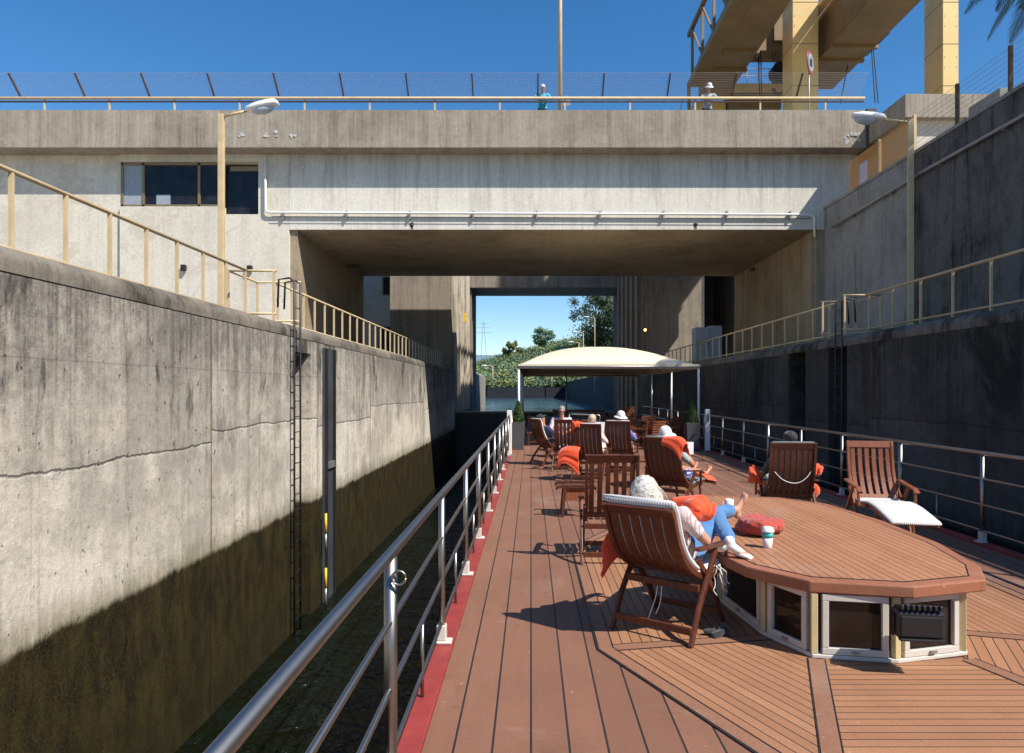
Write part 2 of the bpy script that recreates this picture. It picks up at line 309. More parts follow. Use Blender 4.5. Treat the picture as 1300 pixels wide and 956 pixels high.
# ------------------------------------------------------------------ mesh helpers
class MB:
    def __init__(s): s.v = []; s.f = []; s.uv = {}
    def add(s, vs, fs):
        k = len(s.v); s.v += [tuple(v) for v in vs]; s.f += [tuple(i+k for i in f) for f in fs]; return s
    def box(s, c, d, rot=None):
        c = Vector(c); hx, hy, hz = (x/2 for x in d); P = [Vector((a*hx, b*hy, e*hz)) for e in (-1, 1) for b in (-1, 1) for a in (-1, 1)]
        if rot is not None: P = [rot @ p for p in P]
        return s.add([c+p for p in P], [(0, 2, 3, 1), (4, 5, 7, 6), (0, 1, 5, 4), (2, 6, 7, 3), (0, 4, 6, 2), (1, 3, 7, 5)])
    def bb(s, x0, x1, y0, y1, z0, z1): return s.box(((x0+x1)/2, (y0+y1)/2, (z0+z1)/2), (x1-x0, y1-y0, z1-z0))
    def beam(s, p0, p1, wd, ht, up=(0, 0, 1)):         # box from p0 to p1
        p0, p1 = Vector(p0), Vector(p1); d = (p1-p0).normalized(); up = Vector(up)
        if abs(d.dot(up)) > .98: up = Vector((0, 1, 0))
        x = d.cross(up).normalized(); y = x.cross(d).normalized()
        q = []
        for p in (p0, p1):
            for a, b in ((-1, -1), (1, -1), (1, 1), (-1, 1)): q.append(p+x*a*wd/2+y*b*ht/2)
        return s.add(q, [(0, 3, 2, 1), (4, 5, 6, 7), (0, 1, 5, 4), (1, 2, 6, 5), (2, 3, 7, 6), (3, 0, 4, 7)])
    def tube(s, pts, r, n=10, r1=None, cap=True):
        pts = [Vector(p) for p in pts]; m = len(pts); k = len(s.v); prev = None
        for i, p in enumerate(pts):
            d = (pts[min(i+1, m-1)]-pts[max(i-1, 0)]).normalized()
            if prev is None: x = d.cross(Vector((0, 0, 1)) if abs(d.z) < .9 else Vector((0, 1, 0))).normalized()
            else: x = (prev-d*prev.dot(d)).normalized()
            prev = x; y = d.cross(x); rr = r if r1 is None else r+(r1-r)*i/(m-1)
            for j in range(n):
                a = 2*math.pi*j/n; s.v.append(tuple(p+x*math.cos(a)*rr+y*math.sin(a)*rr))
        for i in range(m-1):
            for j in range(n):
                a, b = k+i*n+j, k+i*n+(j+1) % n; s.f.append((a, b, b+n, a+n))
        if cap: s.f.append(tuple(k+j for j in range(n))[::-1]); s.f.append(tuple(k+(m-1)*n+j for j in range(n)))
        return s
    def ribbon(s, pts, wd, th, side=(1, 0, 0)):        # flat bar swept along pts
        pts = [Vector(p) for p in pts]; m = len(pts); k = len(s.v); sd = Vector(side).normalized()
        for i, p in enumerate(pts):
            d = (pts[min(i+1, m-1)]-pts[max(i-1, 0)]).normalized(); nn = sd.cross(d).normalized()
            for a, b in ((-1, -1), (1, -1), (1, 1), (-1, 1)): s.v.append(tuple(p+sd*a*wd/2+nn*b*th/2))
        for i in range(m-1):
            for j in range(4):
                a, b = k+i*4+j, k+i*4+(j+1) % 4; s.f.append((a, b, b+4, a+4))
        s.f.append((k+3, k+2, k+1, k)); e = k+(m-1)*4; s.f.append((e, e+1, e+2, e+3)); return s
    def prism(s, poly, z0, z1):                        # poly counter-clockwise (x,y)
        n = len(poly); k = len(s.v)
        s.v += [(x, y, z0) for x, y in poly]+[(x, y, z1) for x, y in poly]
        s.f.append(tuple(k+i for i in range(n))[::-1]); s.f.append(tuple(k+n+i for i in range(n)))
        for i in range(n): j = (i+1) % n; s.f.append((k+i, k+j, k+n+j, k+n+i))
        return s
    def extr(s, prof, y0, y1):                         # profile in (x,z), extruded along y
        n = len(prof); k = len(s.v)
        s.v += [(x, y0, z) for x, z in prof]+[(x, y1, z) for x, z in prof]
        s.f.append(tuple(k+i for i in range(n))); s.f.append(tuple(k+n+i for i in range(n))[::-1])
        for i in range(n): j = (i+1) % n; s.f.append((k+j, k+i, k+n+i, k+n+j))
        return s
    def lathe(s, prof, c=(0, 0, 0), n=20, M4=None):    # prof (r,z)
        k = len(s.v); m = len(prof); c = Vector(c)
        for r, z in prof:
            for j in range(n):
                a = 2*math.pi*j/n; p = Vector((r*math.cos(a), r*math.sin(a), z))
                if M4 is not None: p = M4 @ p
                s.v.append(tuple(c+p))
        for i in range(m-1):
            for j in range(n):
                a, b = k+i*n+j, k+i*n+(j+1) % n; s.f.append((a, b, b+n, a+n))
        s.f.append(tuple(k+j for j in range(n))[::-1]); s.f.append(tuple(k+(m-1)*n+j for j in range(n))); return s
    def ell(s, c, r, rot=None, n=14, m=9):
        k = len(s.v); c = Vector(c); P = [Vector((0, 0, -r[2]))]
        for i in range(1, m):
            ph = math.pi*i/m-math.pi/2
            for j in range(n):
                a = 2*math.pi*j/n; P.append(Vector((r[0]*math.cos(ph)*math.cos(a), r[1]*math.cos(ph)*math.sin(a), r[2]*math.sin(ph))))
        P.append(Vector((0, 0, r[2])))
        if rot is not None: P = [rot @ p for p in P]
        s.v += [tuple(c+p) for p in P]; last = k+len(P)-1
        for j in range(n): s.f.append((k, k+1+(j+1) % n, k+1+j))
        for i in range(m-2):
            for j in range(n):
                a, b = k+1+i*n+j, k+1+i*n+(j+1) % n; s.f.append((a, b, b+n, a+n))
        q = k+1+(m-2)*n
        for j in range(n): s.f.append((q+j, q+(j+1) % n, last))
        return s
    def cap(s, p0, p1, r0, r1, n=12):                  # tapered limb with round ends
        p0, p1 = Vector(p0), Vector(p1); s.ell(p0, (r0, r0, r0), None, n, 8); s.ell(p1, (r1, r1, r1), None, n, 8)
        if (p1-p0).length > 1e-4: s.tube([p0, p1], r0, n, r1)
        return s
    def build(s, name, mat, parent=None, smooth=False, bevel=0., mods=()):
        me = bpy.data.meshes.new(name); me.from_pydata(s.v, [], s.f); me.update()
        if mat is not None: me.materials.append(mat if not isinstance(mat, str) else M[mat])
        if smooth:
            for p in me.polygons: p.use_smooth = True
        o = bpy.data.objects.new(name, me); col.objects.link(o)
        if parent is not None: o.parent = parent
        if bevel:
            b = o.modifiers.new('bevel', 'BEVEL'); b.width = bevel; b.segments = 2; b.limit_method = 'ANGLE'
        return o
def smooth_angle(o, deg=40):
    for p in o.data.polygons: p.use_smooth = True
    try: o.data.set_sharp_from_angle(angle=R(deg))
    except Exception: pass
    return o
def tag(o, label, cat, group=None, kind=None):
    if label: o['label'] = label
    if cat: o['category'] = cat
    if group: o['group'] = group
    if kind: o['kind'] = kind
    return o
def thing(name, label, cat, loc=(0, 0, 0), rz=0., group=None):
    o = bpy.data.objects.new(name, None); col.objects.link(o); o.empty_display_size = .2
    o.location = loc; o.rotation_euler = (0, 0, rz); return tag(o, label, cat, group)
def structure(o): o['kind'] = 'structure'; return o
def children(o): return [c for c in bpy.data.objects if c.parent == o]
def copy_tree(o, parent=None):
    kids = children(o); c = o.copy(); col.objects.link(c); c.parent = parent
    for ch in kids: copy_tree(ch, c)
    return c
def leaves(pts, size, seed=0, up=.3):
    """many small leaf faces at the given points"""
    g = np.random.default_rng(seed); pts = np.asarray(pts); n = len(pts)
    a = g.normal(size=(n, 3)); a /= np.linalg.norm(a, axis=1)[:, None]
    b = np.cross(a, g.normal(size=(n, 3))); b /= np.linalg.norm(b, axis=1)[:, None]
    s = size*g.uniform(.6, 1.4, (n, 1)); a = a*s; b = b*s*.55
    V = np.stack([pts-a, pts-b*.9, pts+a, pts+b*.9], 1).reshape(-1, 3)
    mb = MB(); mb.v = [tuple(v) for v in V.tolist()]; mb.f = [(4*i, 4*i+1, 4*i+2, 4*i+3) for i in range(n)]
    return mb
def clumps(centres, per, spread, size, seed):
    g = np.random.default_rng(seed); P = []
    for c, r in centres:
        d = g.normal(size=(per, 3)); d /= np.linalg.norm(d, axis=1)[:, None]
        P.append(np.array(c)+d*(g.uniform(.2, 1.15, (per, 1))*r)*(np.array([1, 1, .8])*g.uniform(.6, 1.35, 3)))
    return leaves(np.concatenate(P), size, seed+1)
# ================================================================== SETTING
g = MB(); g.v = [(-3000, -200, -9), (3000, -200, -9), (3000, 5000, -9), (-3000, 5000, -9)]; g.f = [(0, 1, 2, 3)]
structure(g.build('ground', 'ground'))
def wsheet(name, x0, x1, y0, y1, z, mat):
    m = MB(); m.v = [(x0, y0, z), (x1, y0, z), (x1, y1, z), (x0, y1, z)]; m.f = [(0, 1, 2, 3)]; return structure(m.build(name, mat))
wsheet('lock_water', -5.6, 8.6, -25, 43.2, -2.85, 'water')
wsheet('river_water', -700, 700, 44.2, 900, .2, 'river')
WZ = 3.16; LX, RX = -4.63, 7.36
# quay surfaces behind the lock edges
def sheet_box(name, x0, x1, y0, y1, z0, z1, mat): return structure(MB().bb(x0, x1, y0, y1, z0, z1).build(name, mat))
sheet_box('left_quay', -60, -5.6, -25, 58, 1.5, WZ-.005, 'pave')
sheet_box('right_quay', 8.6, 40, -25, 58, 1.5, WZ-.005, 'pave')

def lock_wall(x, sgn, segs, mat, cop, label):
    t = thing('lock_wall', label, 'wall')
    m = MB(); c = MB()
    for (y0, y1, xo, top) in segs:
        X = x+sgn*xo
        prof = [(X, -6), (X, top), (x+sgn*1.2, top), (x+sgn*1.2, -6)]
        if sgn < 0: prof = prof[::-1]
        m.extr(prof, y0, y1)
    y0, y1 = segs[0][0], segs[-1][1]
    # rounded coping along the whole edge
    pr = [(x-sgn*.01, WZ-.26), (x-sgn*.01, WZ-.17)]+[(x+sgn*(.20-.21*math.cos(a)), WZ-.17+.17*math.sin(a)) for a in (R(20), R(40), R(60), R(80), R(90))]+[(x+sgn*1.2, WZ), (x+sgn*1.2, WZ-.26)]
    if sgn < 0: pr = pr[::-1]
    c.extr(pr, y0, y1)
    m.build('wall_face', mat, t); smooth_angle(c.build('coping', cop, t), 30)
    return t
TW = WZ-.262
lock_wall(LX, -1, [(-25, 13.4, 0, TW), (13.4, 14.35, .42, TW), (14.35, 41.7, 0, TW)], 'lockwall', 'coping', 'long sunlit lock wall on the left, streaked grey above and wet brown below')
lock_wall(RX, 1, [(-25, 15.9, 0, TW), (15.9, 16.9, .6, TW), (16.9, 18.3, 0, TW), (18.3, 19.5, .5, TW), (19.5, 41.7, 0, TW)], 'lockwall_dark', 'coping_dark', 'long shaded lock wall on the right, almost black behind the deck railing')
# lintels so that the recesses start below the coping
o = MB().extr([(LX-.001, 2.62), (LX-.001, TW-.003), (LX-.41, TW-.003), (LX-.41, 2.10)][::-1], 13.402, 14.348).build('recess_lintel', 'lockwall', bpy.data.objects['lock_wall'])

# walkway railings: pale yellow, top rail + low rail + uprights
def walkway_rail(x, y0, y1, step, label, gaps=(), zt=WZ+.93):
    t = thing('walkway_railing', label, 'railing')
    segs = []; a = y0
    for g0, g1 in gaps: segs.append((a, g0)); a = g1
    segs.append((a, y1)); r = MB(); lo = MB()
    for a, b in segs:
        r.tube([(x, a, zt), (x, b, zt)], .028, 8); lo.tube([(x, a, WZ+.13), (x, b, WZ+.13)], .022, 8)
    r.build('top_rail', 'yellow', t, True); lo.build('lower_rail', 'yellow', t, True)
    y = y0
    while y <= y1+.01:
        if not any(g0 < y < g1 for g0, g1 in gaps):
            MB().box((x, y, (WZ+zt)/2), (.042, .035, zt-WZ)).build('post', 'yellow', t)
        y += step
    return t
walkway_rail(-5.30, -2, 41, .815, 'pale yellow railing along the top of the left lock wall', [(12.75, 14.1)])
walkway_rail(7.85, -2, 41, 1.05, 'dull yellow railing along the top of the right lock wall', [(16.0, 17.2)])
def ladder_guard(x, s, y0, y1, label):
    t = thing('ladder_guard', label, 'railing'); r = MB(); zt = WZ+.93
    for z in (zt, WZ+.13):
        MB().tube([(x-s*.55, y0, z), (x+s*.35, y0, z), (x+s*.35, y1, z), (x-s*.55, y1, z)], .022, 8).build('rail', 'yellow', t, True)
    for px in (-s*.5, s*.35):
        for y in (y0, y1): MB().box((x+px, y, (WZ+zt)/2), (.045, .035, zt-WZ)).build('post', 'yellow', t)
ladder_guard(-5.30, -1, 12.75, 14.1, 'small yellow guard bay around the head of the left wall ladder')
ladder_guard(7.85, 1, 16.0, 17.2, 'small yellow guard bay around the head of the right wall ladder')
# ladder and vertical guide, left wall
def wall_ladder(x, y, s, z0, z1, label):
    t = thing('wall_ladder', label, 'ladder')
    for q in (-.17, .17):
        MB().tube([(x, y+q, z0), (x, y+q, z1), (x-s*.10, y+q, z1+.06), (x-s*.30, y+q, z1+.03), (x-s*.32, y+q, z1-.5)][:4 if 0 else 5], .020, 8).build('side_rail', 'black', t, True)
    z = z0+.15
    while z < z1: MB().tube([(x, y-.17, z), (x, y+.17, z)], .010, 6).build('rung', 'black', t); z += .30
wall_ladder(LX+.10, 13.25, 1, -3.0, 3.95, 'black steel ladder down the left lock wall into the water')
wall_ladder(RX-.06, 16.2, -1, -3.0, 3.95, 'black steel ladder in the recess of the right lock wall')
t = thing('guide_rail', 'dark steel guide channel bolted upright to the left lock wall', 'guide rail')
MB().bb(LX+.002, LX+.05, 15.15, 15.95, -2.95, 2.80).build('channel_plate', 'galv' if 0 else plain('dark_guide_steel', (.085, .09, .10), .5, .3, .25, 1.5), t)
MB().bb(LX+.052, LX+.09, 15.18, 15.30, -2.95, 2.79).bb(LX+.052, LX+.09, 15.80, 15.92, -2.95, 2.79).build('channel_flange', 'black', t)
MB().bb(LX+.055, LX+.11, 15.32, 15.78, .10, .24).build('bracket', 'galv', t)
for z, lab in ((-.85, 'upper'), (-2.05, 'lower')):
    t = thing('depth_gauge', f'{lab} of the two yellow and grey gauge rods beside the dark wall guide', 'depth gauge', (LX+.12, 15.02, z))
    MB().tube([(0, 0, 0), (0, 0, -.44)], .028, 8).build('yellow_rod', 'yellow_mark', t, True)
    MB().tube([(0, 0, -.445), (0, 0, -.82)], .026, 8).build('grey_rod', 'galv', t, True)

# upstream sill gate at the end of the chamber
t = thing('sill_gate', 'black wet gate closing the head of the lock chamber beyond the bow', 'lock gate')
MB().bb(LX-.2, RX+.2, 43.2, 44.2, -8, .42).build('gate_leaf', 'black', t)
MB().bb(LX-.19, RX+.19, 43.15, 44.25, .425, .52).build('gate_top', 'pier', t)

# ------------------------------------------------------------------ control building and bridge
BY = 27.0; SZ = 8.22; TZ = 11.20           # face distance, underside, top of beam
br = thing('road_bridge', 'concrete road bridge crossing over the lock with streaked parapet', 'bridge')
m = MB().bb(-9.55, 13.0, BY, 37.9, SZ, TZ)
m.build('beam', 'beam', br)
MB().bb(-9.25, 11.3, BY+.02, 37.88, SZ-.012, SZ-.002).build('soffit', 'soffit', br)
MB().bb(-40, 12.9, 26.3, 38.6, TZ+.003, TZ+.09).build('deck_slab', 'parapet', br)
MB().bb(-40, 12.9, 26.3, 26.62, TZ+.092, 12.66).build('parapet', 'parapet', br)
MB().bb(-40, 12.9, 38.25, 38.6, TZ+.092, 12.66).build('parapet', 'parapet', br)
MB().bb(-40, 12.9, 26.285, 26.3, TZ+.015, TZ+.30).build('parapet_lip', 'parapet', br)
MB().bb(-40, 12.9, 26.623, 38.247, TZ+.1, 12.0).build('roadway', 'pave', br)
for x in (523, 883):
    p = at(x, 285, BY)
    o = MB().lathe([(.07, -.14), (.07, 0), (.085, 0), (.085, .02)], (p.x, BY-.0, p.z), 12, Matrix.Rotation(R(90), 3, 'X')).build('drain_spout', 'rust', br, True)
    MB().bb(p.x-.05, p.x+.05, BY-.006, BY-.002, SZ+.02, p.z-.05).build('rust_streak', 'rust', br)
m = MB()                                   # spalled concrete knocked out of the parapet corner
def chunk(cx, cz, n, s, seed, mat):
    q = random.Random(seed); m = MB()
    for i in range(n):
        a, b = q.uniform(-s, s), q.uniform(-s*.5, s*.5); r = q.uniform(.03, .10); k = 11; m = MB(); aa = q.random()*6; rs = [r*q.uniform(.45, 1.2) for _ in range(k)]; sx = q.uniform(.7, 1.7)
        P = [(cx+a+sx*rs[j]*math.cos(aa+j*6.283/k), cz+b+rs[j]*math.sin(aa+j*6.283/k)) for j in range(k)]; y = 26.281-.0012*i
        m.v = [(x, y, z) for x, z in P]+[(x, 26.2845, z) for x, z in P]; m.f = [tuple(range(k))[::-1], tuple(range(k, 2*k))]+[(j, (j+1) % k, k+(j+1) % k, k+j) for j in range(k)]
        m.build('spalled_patch', mat, br)
for (px, py, n, s, sd_) in ((1080, 176, 13, .40, 3), (345, 170, 7, .24, 4), (307, 172, 2, .10, 5), (372, 173, 3, .10, 6)):
    p = at(px, py, 26.3); chunk(p.x, max(p.z, TZ+.2), n, s, sd_, 'spall')
# conduit along the beam
t = thing('conduit_pipe', 'white conduit pipe clipped along the pale beam under the bridge', 'pipe')
zc = at(0, 270, 26.9).z; pts = [(-10.45, 26.88, 11.15), (-10.45, 26.88, zc+.15), (-10.40, 26.88, zc+.04), (-10.28, 26.88, zc)]+[(x, 26.88, zc-.004*(x+10)) for x in range(-10, 11)]+[(11.0, 26.88, zc-.08), (11.12, 26.88, zc-.13), (11.16, 26.88, zc-.25), (11.16, 26.88, zc-.95)]
MB().tube(pts, .045, 8).build('pipe', 'white', t, True)
MB().tube([(-10.2, 26.87, zc-.16), (11.0, 26.87, zc-.24)], .014, 6).build('cable', 'black', t, True)
for i in range(9): MB().bb(-9.8+i*2.5, -9.74+i*2.5, 26.86, 26.998, zc-.26, zc+.07).build('clip', 'galv', t)

cb = thing('control_building', 'whitewashed lock control building with a dark window band left of the bridge', 'building')
wx0, wx1, wx2 = (152-674)*BY/F, (278-674)*BY/F, (328-674)*BY/F
def zz(py): return at(0, py, BY).z
m = MB()
m.bb(-60, wx0, BY+.12, 38.2, 3.155, TZ)                           # left wall
m.bb(wx0, -9.56, BY, 38.2, 3.155, zz(272))                        # under the windows
m.bb(wx0, wx2, BY, 38.2, zz(205), TZ)                             # above the windows
m.bb(wx2, -9.56, BY, 38.2, zz(272), TZ)
m.bb(wx0, wx2, BY+1.6, 38.2, zz(272), zz(205))
m.build('wall', 'facade', cb)
MB().bb(wx0, wx1+.15, BY+.003, BY+.3, zz(272)+.001, zz(262)).build('window_sill', 'facade', cb)
fr = MB()
for px in (153, 180, 251, 279): fr.bb((px-674)*BY/F-.05, (px-674)*BY/F+.05, BY+.10, BY+.22, zz(262), zz(205.3))
fr.bb(wx0, wx1+.1, BY+.10, BY+.22, zz(262)+.001, zz(262)+.10).bb(wx0, wx1+.1, BY+.10, BY+.22, zz(208.5), zz(205.5))
f_ = fr.build('window', 'winframe', cb)
MB().bb(wx0+.02, wx1+.05, BY+.15, BY+.165, zz(262)+.05, zz(206)).build('pane', 'glass', f_)
MB().bb(wx0+.06, (178-674)*BY/F, BY+.142, BY+.148, zz(260), zz(207)).build('curtain_reflection', 'cabinet', f_); MB().bb((196-674)*BY/F, (214-674)*BY/F, BY+.140, BY+.147, zz(260.5), zz(246)).build('curtain_reflection', 'cabinet', f_)  # pale sheets before the pane: curtain tone and painted reflection
fr = MB().bb(wx1+.30, wx2, BY+.32, BY+.42, zz(214), zz(208)).bb(wx1+.2, wx2, BY+.32, BY+.42, zz(272)+.002, zz(270))
f_ = fr.build('window', 'winframe', cb)
MB().bb(wx1+.15, wx2-.02, BY+.36, BY+.37, zz(271), zz(208)).build('pane', 'glass', f_)
for px, py in ((233, 340), (317, 341)):
    p = at(px, py, BY-.1); tt = thing('wall_lamp', f'small black floodlight on the white wall {"left" if px < 280 else "right"} of the yellow lamp post', 'lamp', p)
    MB().box((0, 0, 0), (.20, .14, .24)).build('housing', 'black', tt, bevel=.02); MB().bb(-.03, .03, .07, .10, -.05, .05).build('bracket', 'galv', tt)
# passage side walls under the bridge
sw = thing('bridge_abutment', 'sunlit concrete abutment wall under the left end of the bridge', 'wall')
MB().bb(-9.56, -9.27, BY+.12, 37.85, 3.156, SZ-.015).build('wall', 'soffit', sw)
m = MB(); m.v = [(-9.56, BY+.003, SZ-.014), (-9.56, BY+.003, 3.157), (-8.55, BY+2.4, 3.157), (-9.27, BY+.14, SZ-.014)]
sw = thing('bridge_abutment', 'brown shaded abutment wall under the right end of the bridge', 'wall')
MB().bb(11.28, 13.0, BY+.02, 37.85, 3.156, SZ-.015).build('wall', 'upper_side', sw)
MB().bb(11.24, 11.279, 31.3, 31.7, 3.156, SZ-.02).build('pilaster', 'upper_side', sw); MB().bb(11.20, 11.279, 27.2, 27.9, 3.156, SZ-.02).build('pilaster', 'upper_side', sw)
for i, (px, py, s) in enumerate(((448, 338, 1), (962, 342, -1))):
    p = at(px, py, 34.5); tt = thing('soffit_lamp', f'dusty tube lamp under the bridge beside the {"left" if s > 0 else "right"} passage wall', 'lamp', p)
    MB().box((0, 0, 0), (.75, .3, .16)).build('housing', 'pier_dark', tt, bevel=.03); MB().bb(-.03, .03, -.03, .03, .08, SZ-p.z-.02).build('stem', 'galv', tt)

# handrail and leaning fence on the bridge
t = thing('bridge_handrail', 'long cream handrail on the bridge parapet', 'railing')
zr = at(0, 128, 26.5).z
MB().tube([(-40, 26.40, zr+.06), (12.9, 26.40, zr+.06)], .055, 10).build('top_rail', 'yellow', t, True)
MB().tube([(-40, 26.44, zr-.06), (12.9, 26.44, zr-.06)], .035, 8).build('lower_rail', 'rust', t, True)
for i in range(21):
    MB().box((-39+i*2.52, 26.45, (12.66+zr)/2), (.06, .05, zr+.05-12.66)).build('post', 'yellow', t)
t = thing('leaning_fence', 'wire fence on rusty posts leaning out over the bridge parapet', 'fence')
b0, b1 = Vector((0, 26.75, at(0, 124, 26.75).z)), Vector((0, 26.10, at(0, 92.5, 26.1).z))
for i in range(21):
    x = (28-674)*26.8/F - 2.53*4 + i*2.53
    if x < 15.2 - 2.3: MB().beam(b0+Vector((x, 0, 0)), b1+Vector((x, 0, 0)), .07, .05, (1, 0, 0)).build('post', 'rust', t)
m = MB()
for k in range(15):
    p = b0.lerp(b1, .06+.94*k/14); m.tube([(-40, p.y, p.z), (12.9, p.y, p.z)], .0035 if k < 14 else .006, 4)
m.build('wires', 'mesh_wire', t)
m = MB(); m.v = [(-40, b0.y, b0.z), (12.9, b0.y, b0.z), (12.9, b1.y, b1.z), (-40, b1.y, b1.z)]; m.f = [(0, 1, 2, 3)]; m.build('mesh', 'mesh_fine', t)

# mast with a little plate on the bridge
X = at(711, 60, 28.2).x
t = thing('tall_mast', 'tall cream mast rising from the bridge into the sky', 'mast', (X, 28.2, 12.0))
MB().tube([(0, 0, 0), (0, 0, 12)], .10, 12, .07).build('pole', 'yellow', t, True)
MB().bb(.11, .42, -.06, -.02, 1.6, 2.0).build('plate', 'galv', t)

# round traffic sign beyond the parapet
X = at(1027, 80, 28.5).x
t = thing('traffic_sign', 'round red rimmed road sign on a thin post before the crane leg', 'sign', (X, 28.5, 12.0), R(52))
zs = at(0, 80, 28.5).z-12
MB().tube([(0, 0, 0), (0, 0, zs+.35)], .03, 8).build('post', 'galv', t, True)
RX90 = Matrix.Rotation(R(90), 3, 'X')
MB().lathe([(.46, 0), (.47, .01), (.47, .03), (.46, .04)], (0, -.03, zs), 28, RX90).build('rim', 'red', t)
MB().lathe([(.36, 0), (.36, .01)], (0, -.072, zs), 28, RX90).build('face', 'cabinet', t)  # sign face drawn grey, its shade put into the colour
MB().box((0, -.085, zs), (.12, .004, .42)).box((-.13, -.085, zs-.05), (.10, .004, .26)).box((.14, -.085, zs+.02), (.10, .004, .30)).build('symbol', 'black', t)

# raised concrete blocks at the right end of the bridge, upper terrace and wall
UX = 11.6; UZ = 1.85+.616*UX
t = thing('upper_wall', 'tall sooty concrete retaining wall above the right walkway', 'wall')
MB().bb(UX, UX+.5, -25, 20.7, 3.156, UZ).build('wall_panel', 'upper_dark', t)
MB().bb(UX+.003, UX+.5, 20.703, 27.0, 3.156, UZ).build('wall_panel', 'upper_mid', t)
MB().bb(UX-.04, UX+.55, -25, 27.0, UZ+.002, UZ+.10).build('cap', 'upper_mid', t)
structure(MB().bb(UX+.5, 60, -25, 26.2, 3.0, UZ+.05).build('upper_terrace', 'pave'))
t = thing('terrace_block', 'stepped concrete end block joining the bridge to the upper wall', 'block')
MB().bb(13.0, 16.6, 23.7, 27.2, 11.35, 12.15).build('top_slab', 'parapet', t)
MB().bb(13.35, 16.4, 24.0, 27.1, UZ+.1, 11.347).build('base_wall', 'facade', t)
MB().bb(12.92, 13.3, 26.25, 38.6, TZ-.2, 12.70).build('return_wall', 'pier_dark', t)
t = thing('low_block', 'small pale concrete block on the terrace behind the wire fence', 'block')
MB().bb(13.45, 15.2, 19.6, 21.0, UZ+.051, 10.55).build('body', 'upper_mid', t, bevel=.02)
t = thing('wall_pipe', 'long grey pipe running along the tall right wall', 'pipe')
m = MB().tube([(UX-.12, y, 1.85+.553*UX+(.0 if y < 20 else -(y-20)*.03)) for y in range(-20, 27, 2)], .055, 8); m.build('pipe', 'galv', t, True)
for i in range(10):
    y = 1+i*2.6; MB().bb(UX-.13, UX-.001, y-.03, y+.03, 1.85+.553*UX-.09-(0 if y < 20 else (y-20)*.03), 1.85+.553*UX-.03).build('clip', 'galv', t)
t = thing('terrace_fence', 'wire fence on rusty posts along the top of the tall right wall', 'fence')
for i in range(10):
    y = 25.2-2.1*i; MB().box((UX+.2, y, UZ+.72), (.09, .07, 1.25)).build('post', 'yellow' if i < 3 else 'rust', t)
m = MB()
for k in range(9): z = UZ+.15+k*.145; m.tube([(UX+.2, -10, z), (UX+.2, 20.9, z)], .006, 4)
m.build('wires', 'mesh_wire', t)
m = MB(); m.v = [(UX+.2, -10, UZ+.12), (UX+.2, 20.9, UZ+.12), (UX+.2, 20.9, UZ+1.34), (UX+.2, -10, UZ+1.34)]; m.f = [(0, 1, 2, 3)]; m.build('mesh', 'mesh_fine', t)
t = thing('mesh_barrier', 'orange mesh barrier panels on the wall top beside the bridge end', 'fence')
for i in range(2):
    y = 23.1+2.1*i; m = MB(); m.v = [(UX+.16, y-2.1, UZ+.12), (UX+.16, y, UZ+.12), (UX+.16, y, UZ+1.3), (UX+.16, y-2.1, UZ+1.3)]; m.f = [(0, 1, 2, 3)]; m.build('panel', 'mesh_orange', t)

# ------------------------------------------------------------------ piers, portal, far structures
t = thing('gate_pier', 'tall concrete gate pier left of the lock portal with ribbed sunlit guides', 'pier')
MB().bb(-8.6, -4.86, 41.7, 53, -8, 16).build('front_block', 'pier', t)
m = MB()
for i in range(10): y = 42.4+i*1.08; m.bb(-4.858, -4.858+(.12 if i % 2 else .24), y, y+.5, .5, 15)
m.build('guide_rib', 'rib', t)
MB().bb(-4.856, -4.80, 43.0, 52.9, .5, 14).build('guide_wall', 'rib', t)
p = at(579, 401, 45); MB().bb(-4.5, -4.35, 45.9, 46.3, p.z-.3, p.z+.3).build('yellow_box', 'yellow_mark', t)
t = thing('gate_pier', 'shaded concrete gate pier right of the lock portal with a sunlit upper corner', 'pier')
MB().bb(6.75, 10.4, 41.7, 53, -8, 16).build('front_block', 'pier_dark' if 0 else 'pier', t)
m = MB()
for i in range(10): y = 42.0+i*1.1; m.bb(6.748-(.12 if i % 2 else .24), 6.748, y, y+.5, -3, 15)
m.build('guide_rib', 'pier', t)
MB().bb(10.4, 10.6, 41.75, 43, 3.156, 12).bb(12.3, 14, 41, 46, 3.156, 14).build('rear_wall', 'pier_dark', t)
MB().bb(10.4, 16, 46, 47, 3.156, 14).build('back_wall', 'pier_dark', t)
t = thing('lock_portal', 'concrete portal frame over the far end of the lock, framing sky and hill', 'portal')
MB().bb(-5.1, 7.2, 53.0, 57.8, 9.86, 14).build('lintel', 'pier', t)
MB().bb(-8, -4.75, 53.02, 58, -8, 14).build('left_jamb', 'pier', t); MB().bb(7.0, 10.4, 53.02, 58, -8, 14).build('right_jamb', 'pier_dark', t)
m = MB()
for i in range(5): m.bb(-4.749, -4.749+.12, 53.3+i, 53.7+i, .3, 9.85)
m.build('left_ribs', 'pier', t)
# left annex building seen past the pier
t = thing('annex_building', 'pale concrete annex with a yellow framed window behind the left pier', 'building')
MB().bb(-14, -8.8, 44.5, 50, 3.156, 8.0).bb(-14, -8.8, 44.9, 50, 8.003, 11.5).build('wall', 'facade', t)
f_ = MB().bb(-9.75, -8.95, 44.80, 44.88, 8.05, 8.15).bb(-9.75, -8.95, 44.80, 44.88, 9.3, 9.4).bb(-9.80, -9.70, 44.79, 44.88, 8.05, 10.5).bb(-9.0, -8.9, 44.79, 44.88, 8.05, 10.5).build('window', 'yellow', t)
MB().bb(-9.7, -9.0, 44.86, 44.89, 8.1, 10.4).build('pane', 'glass', f_)
MB().bb(-9.9, -8.85, 44.4, 44.49, 3.2, 6.0).build('doorway', 'black', t)
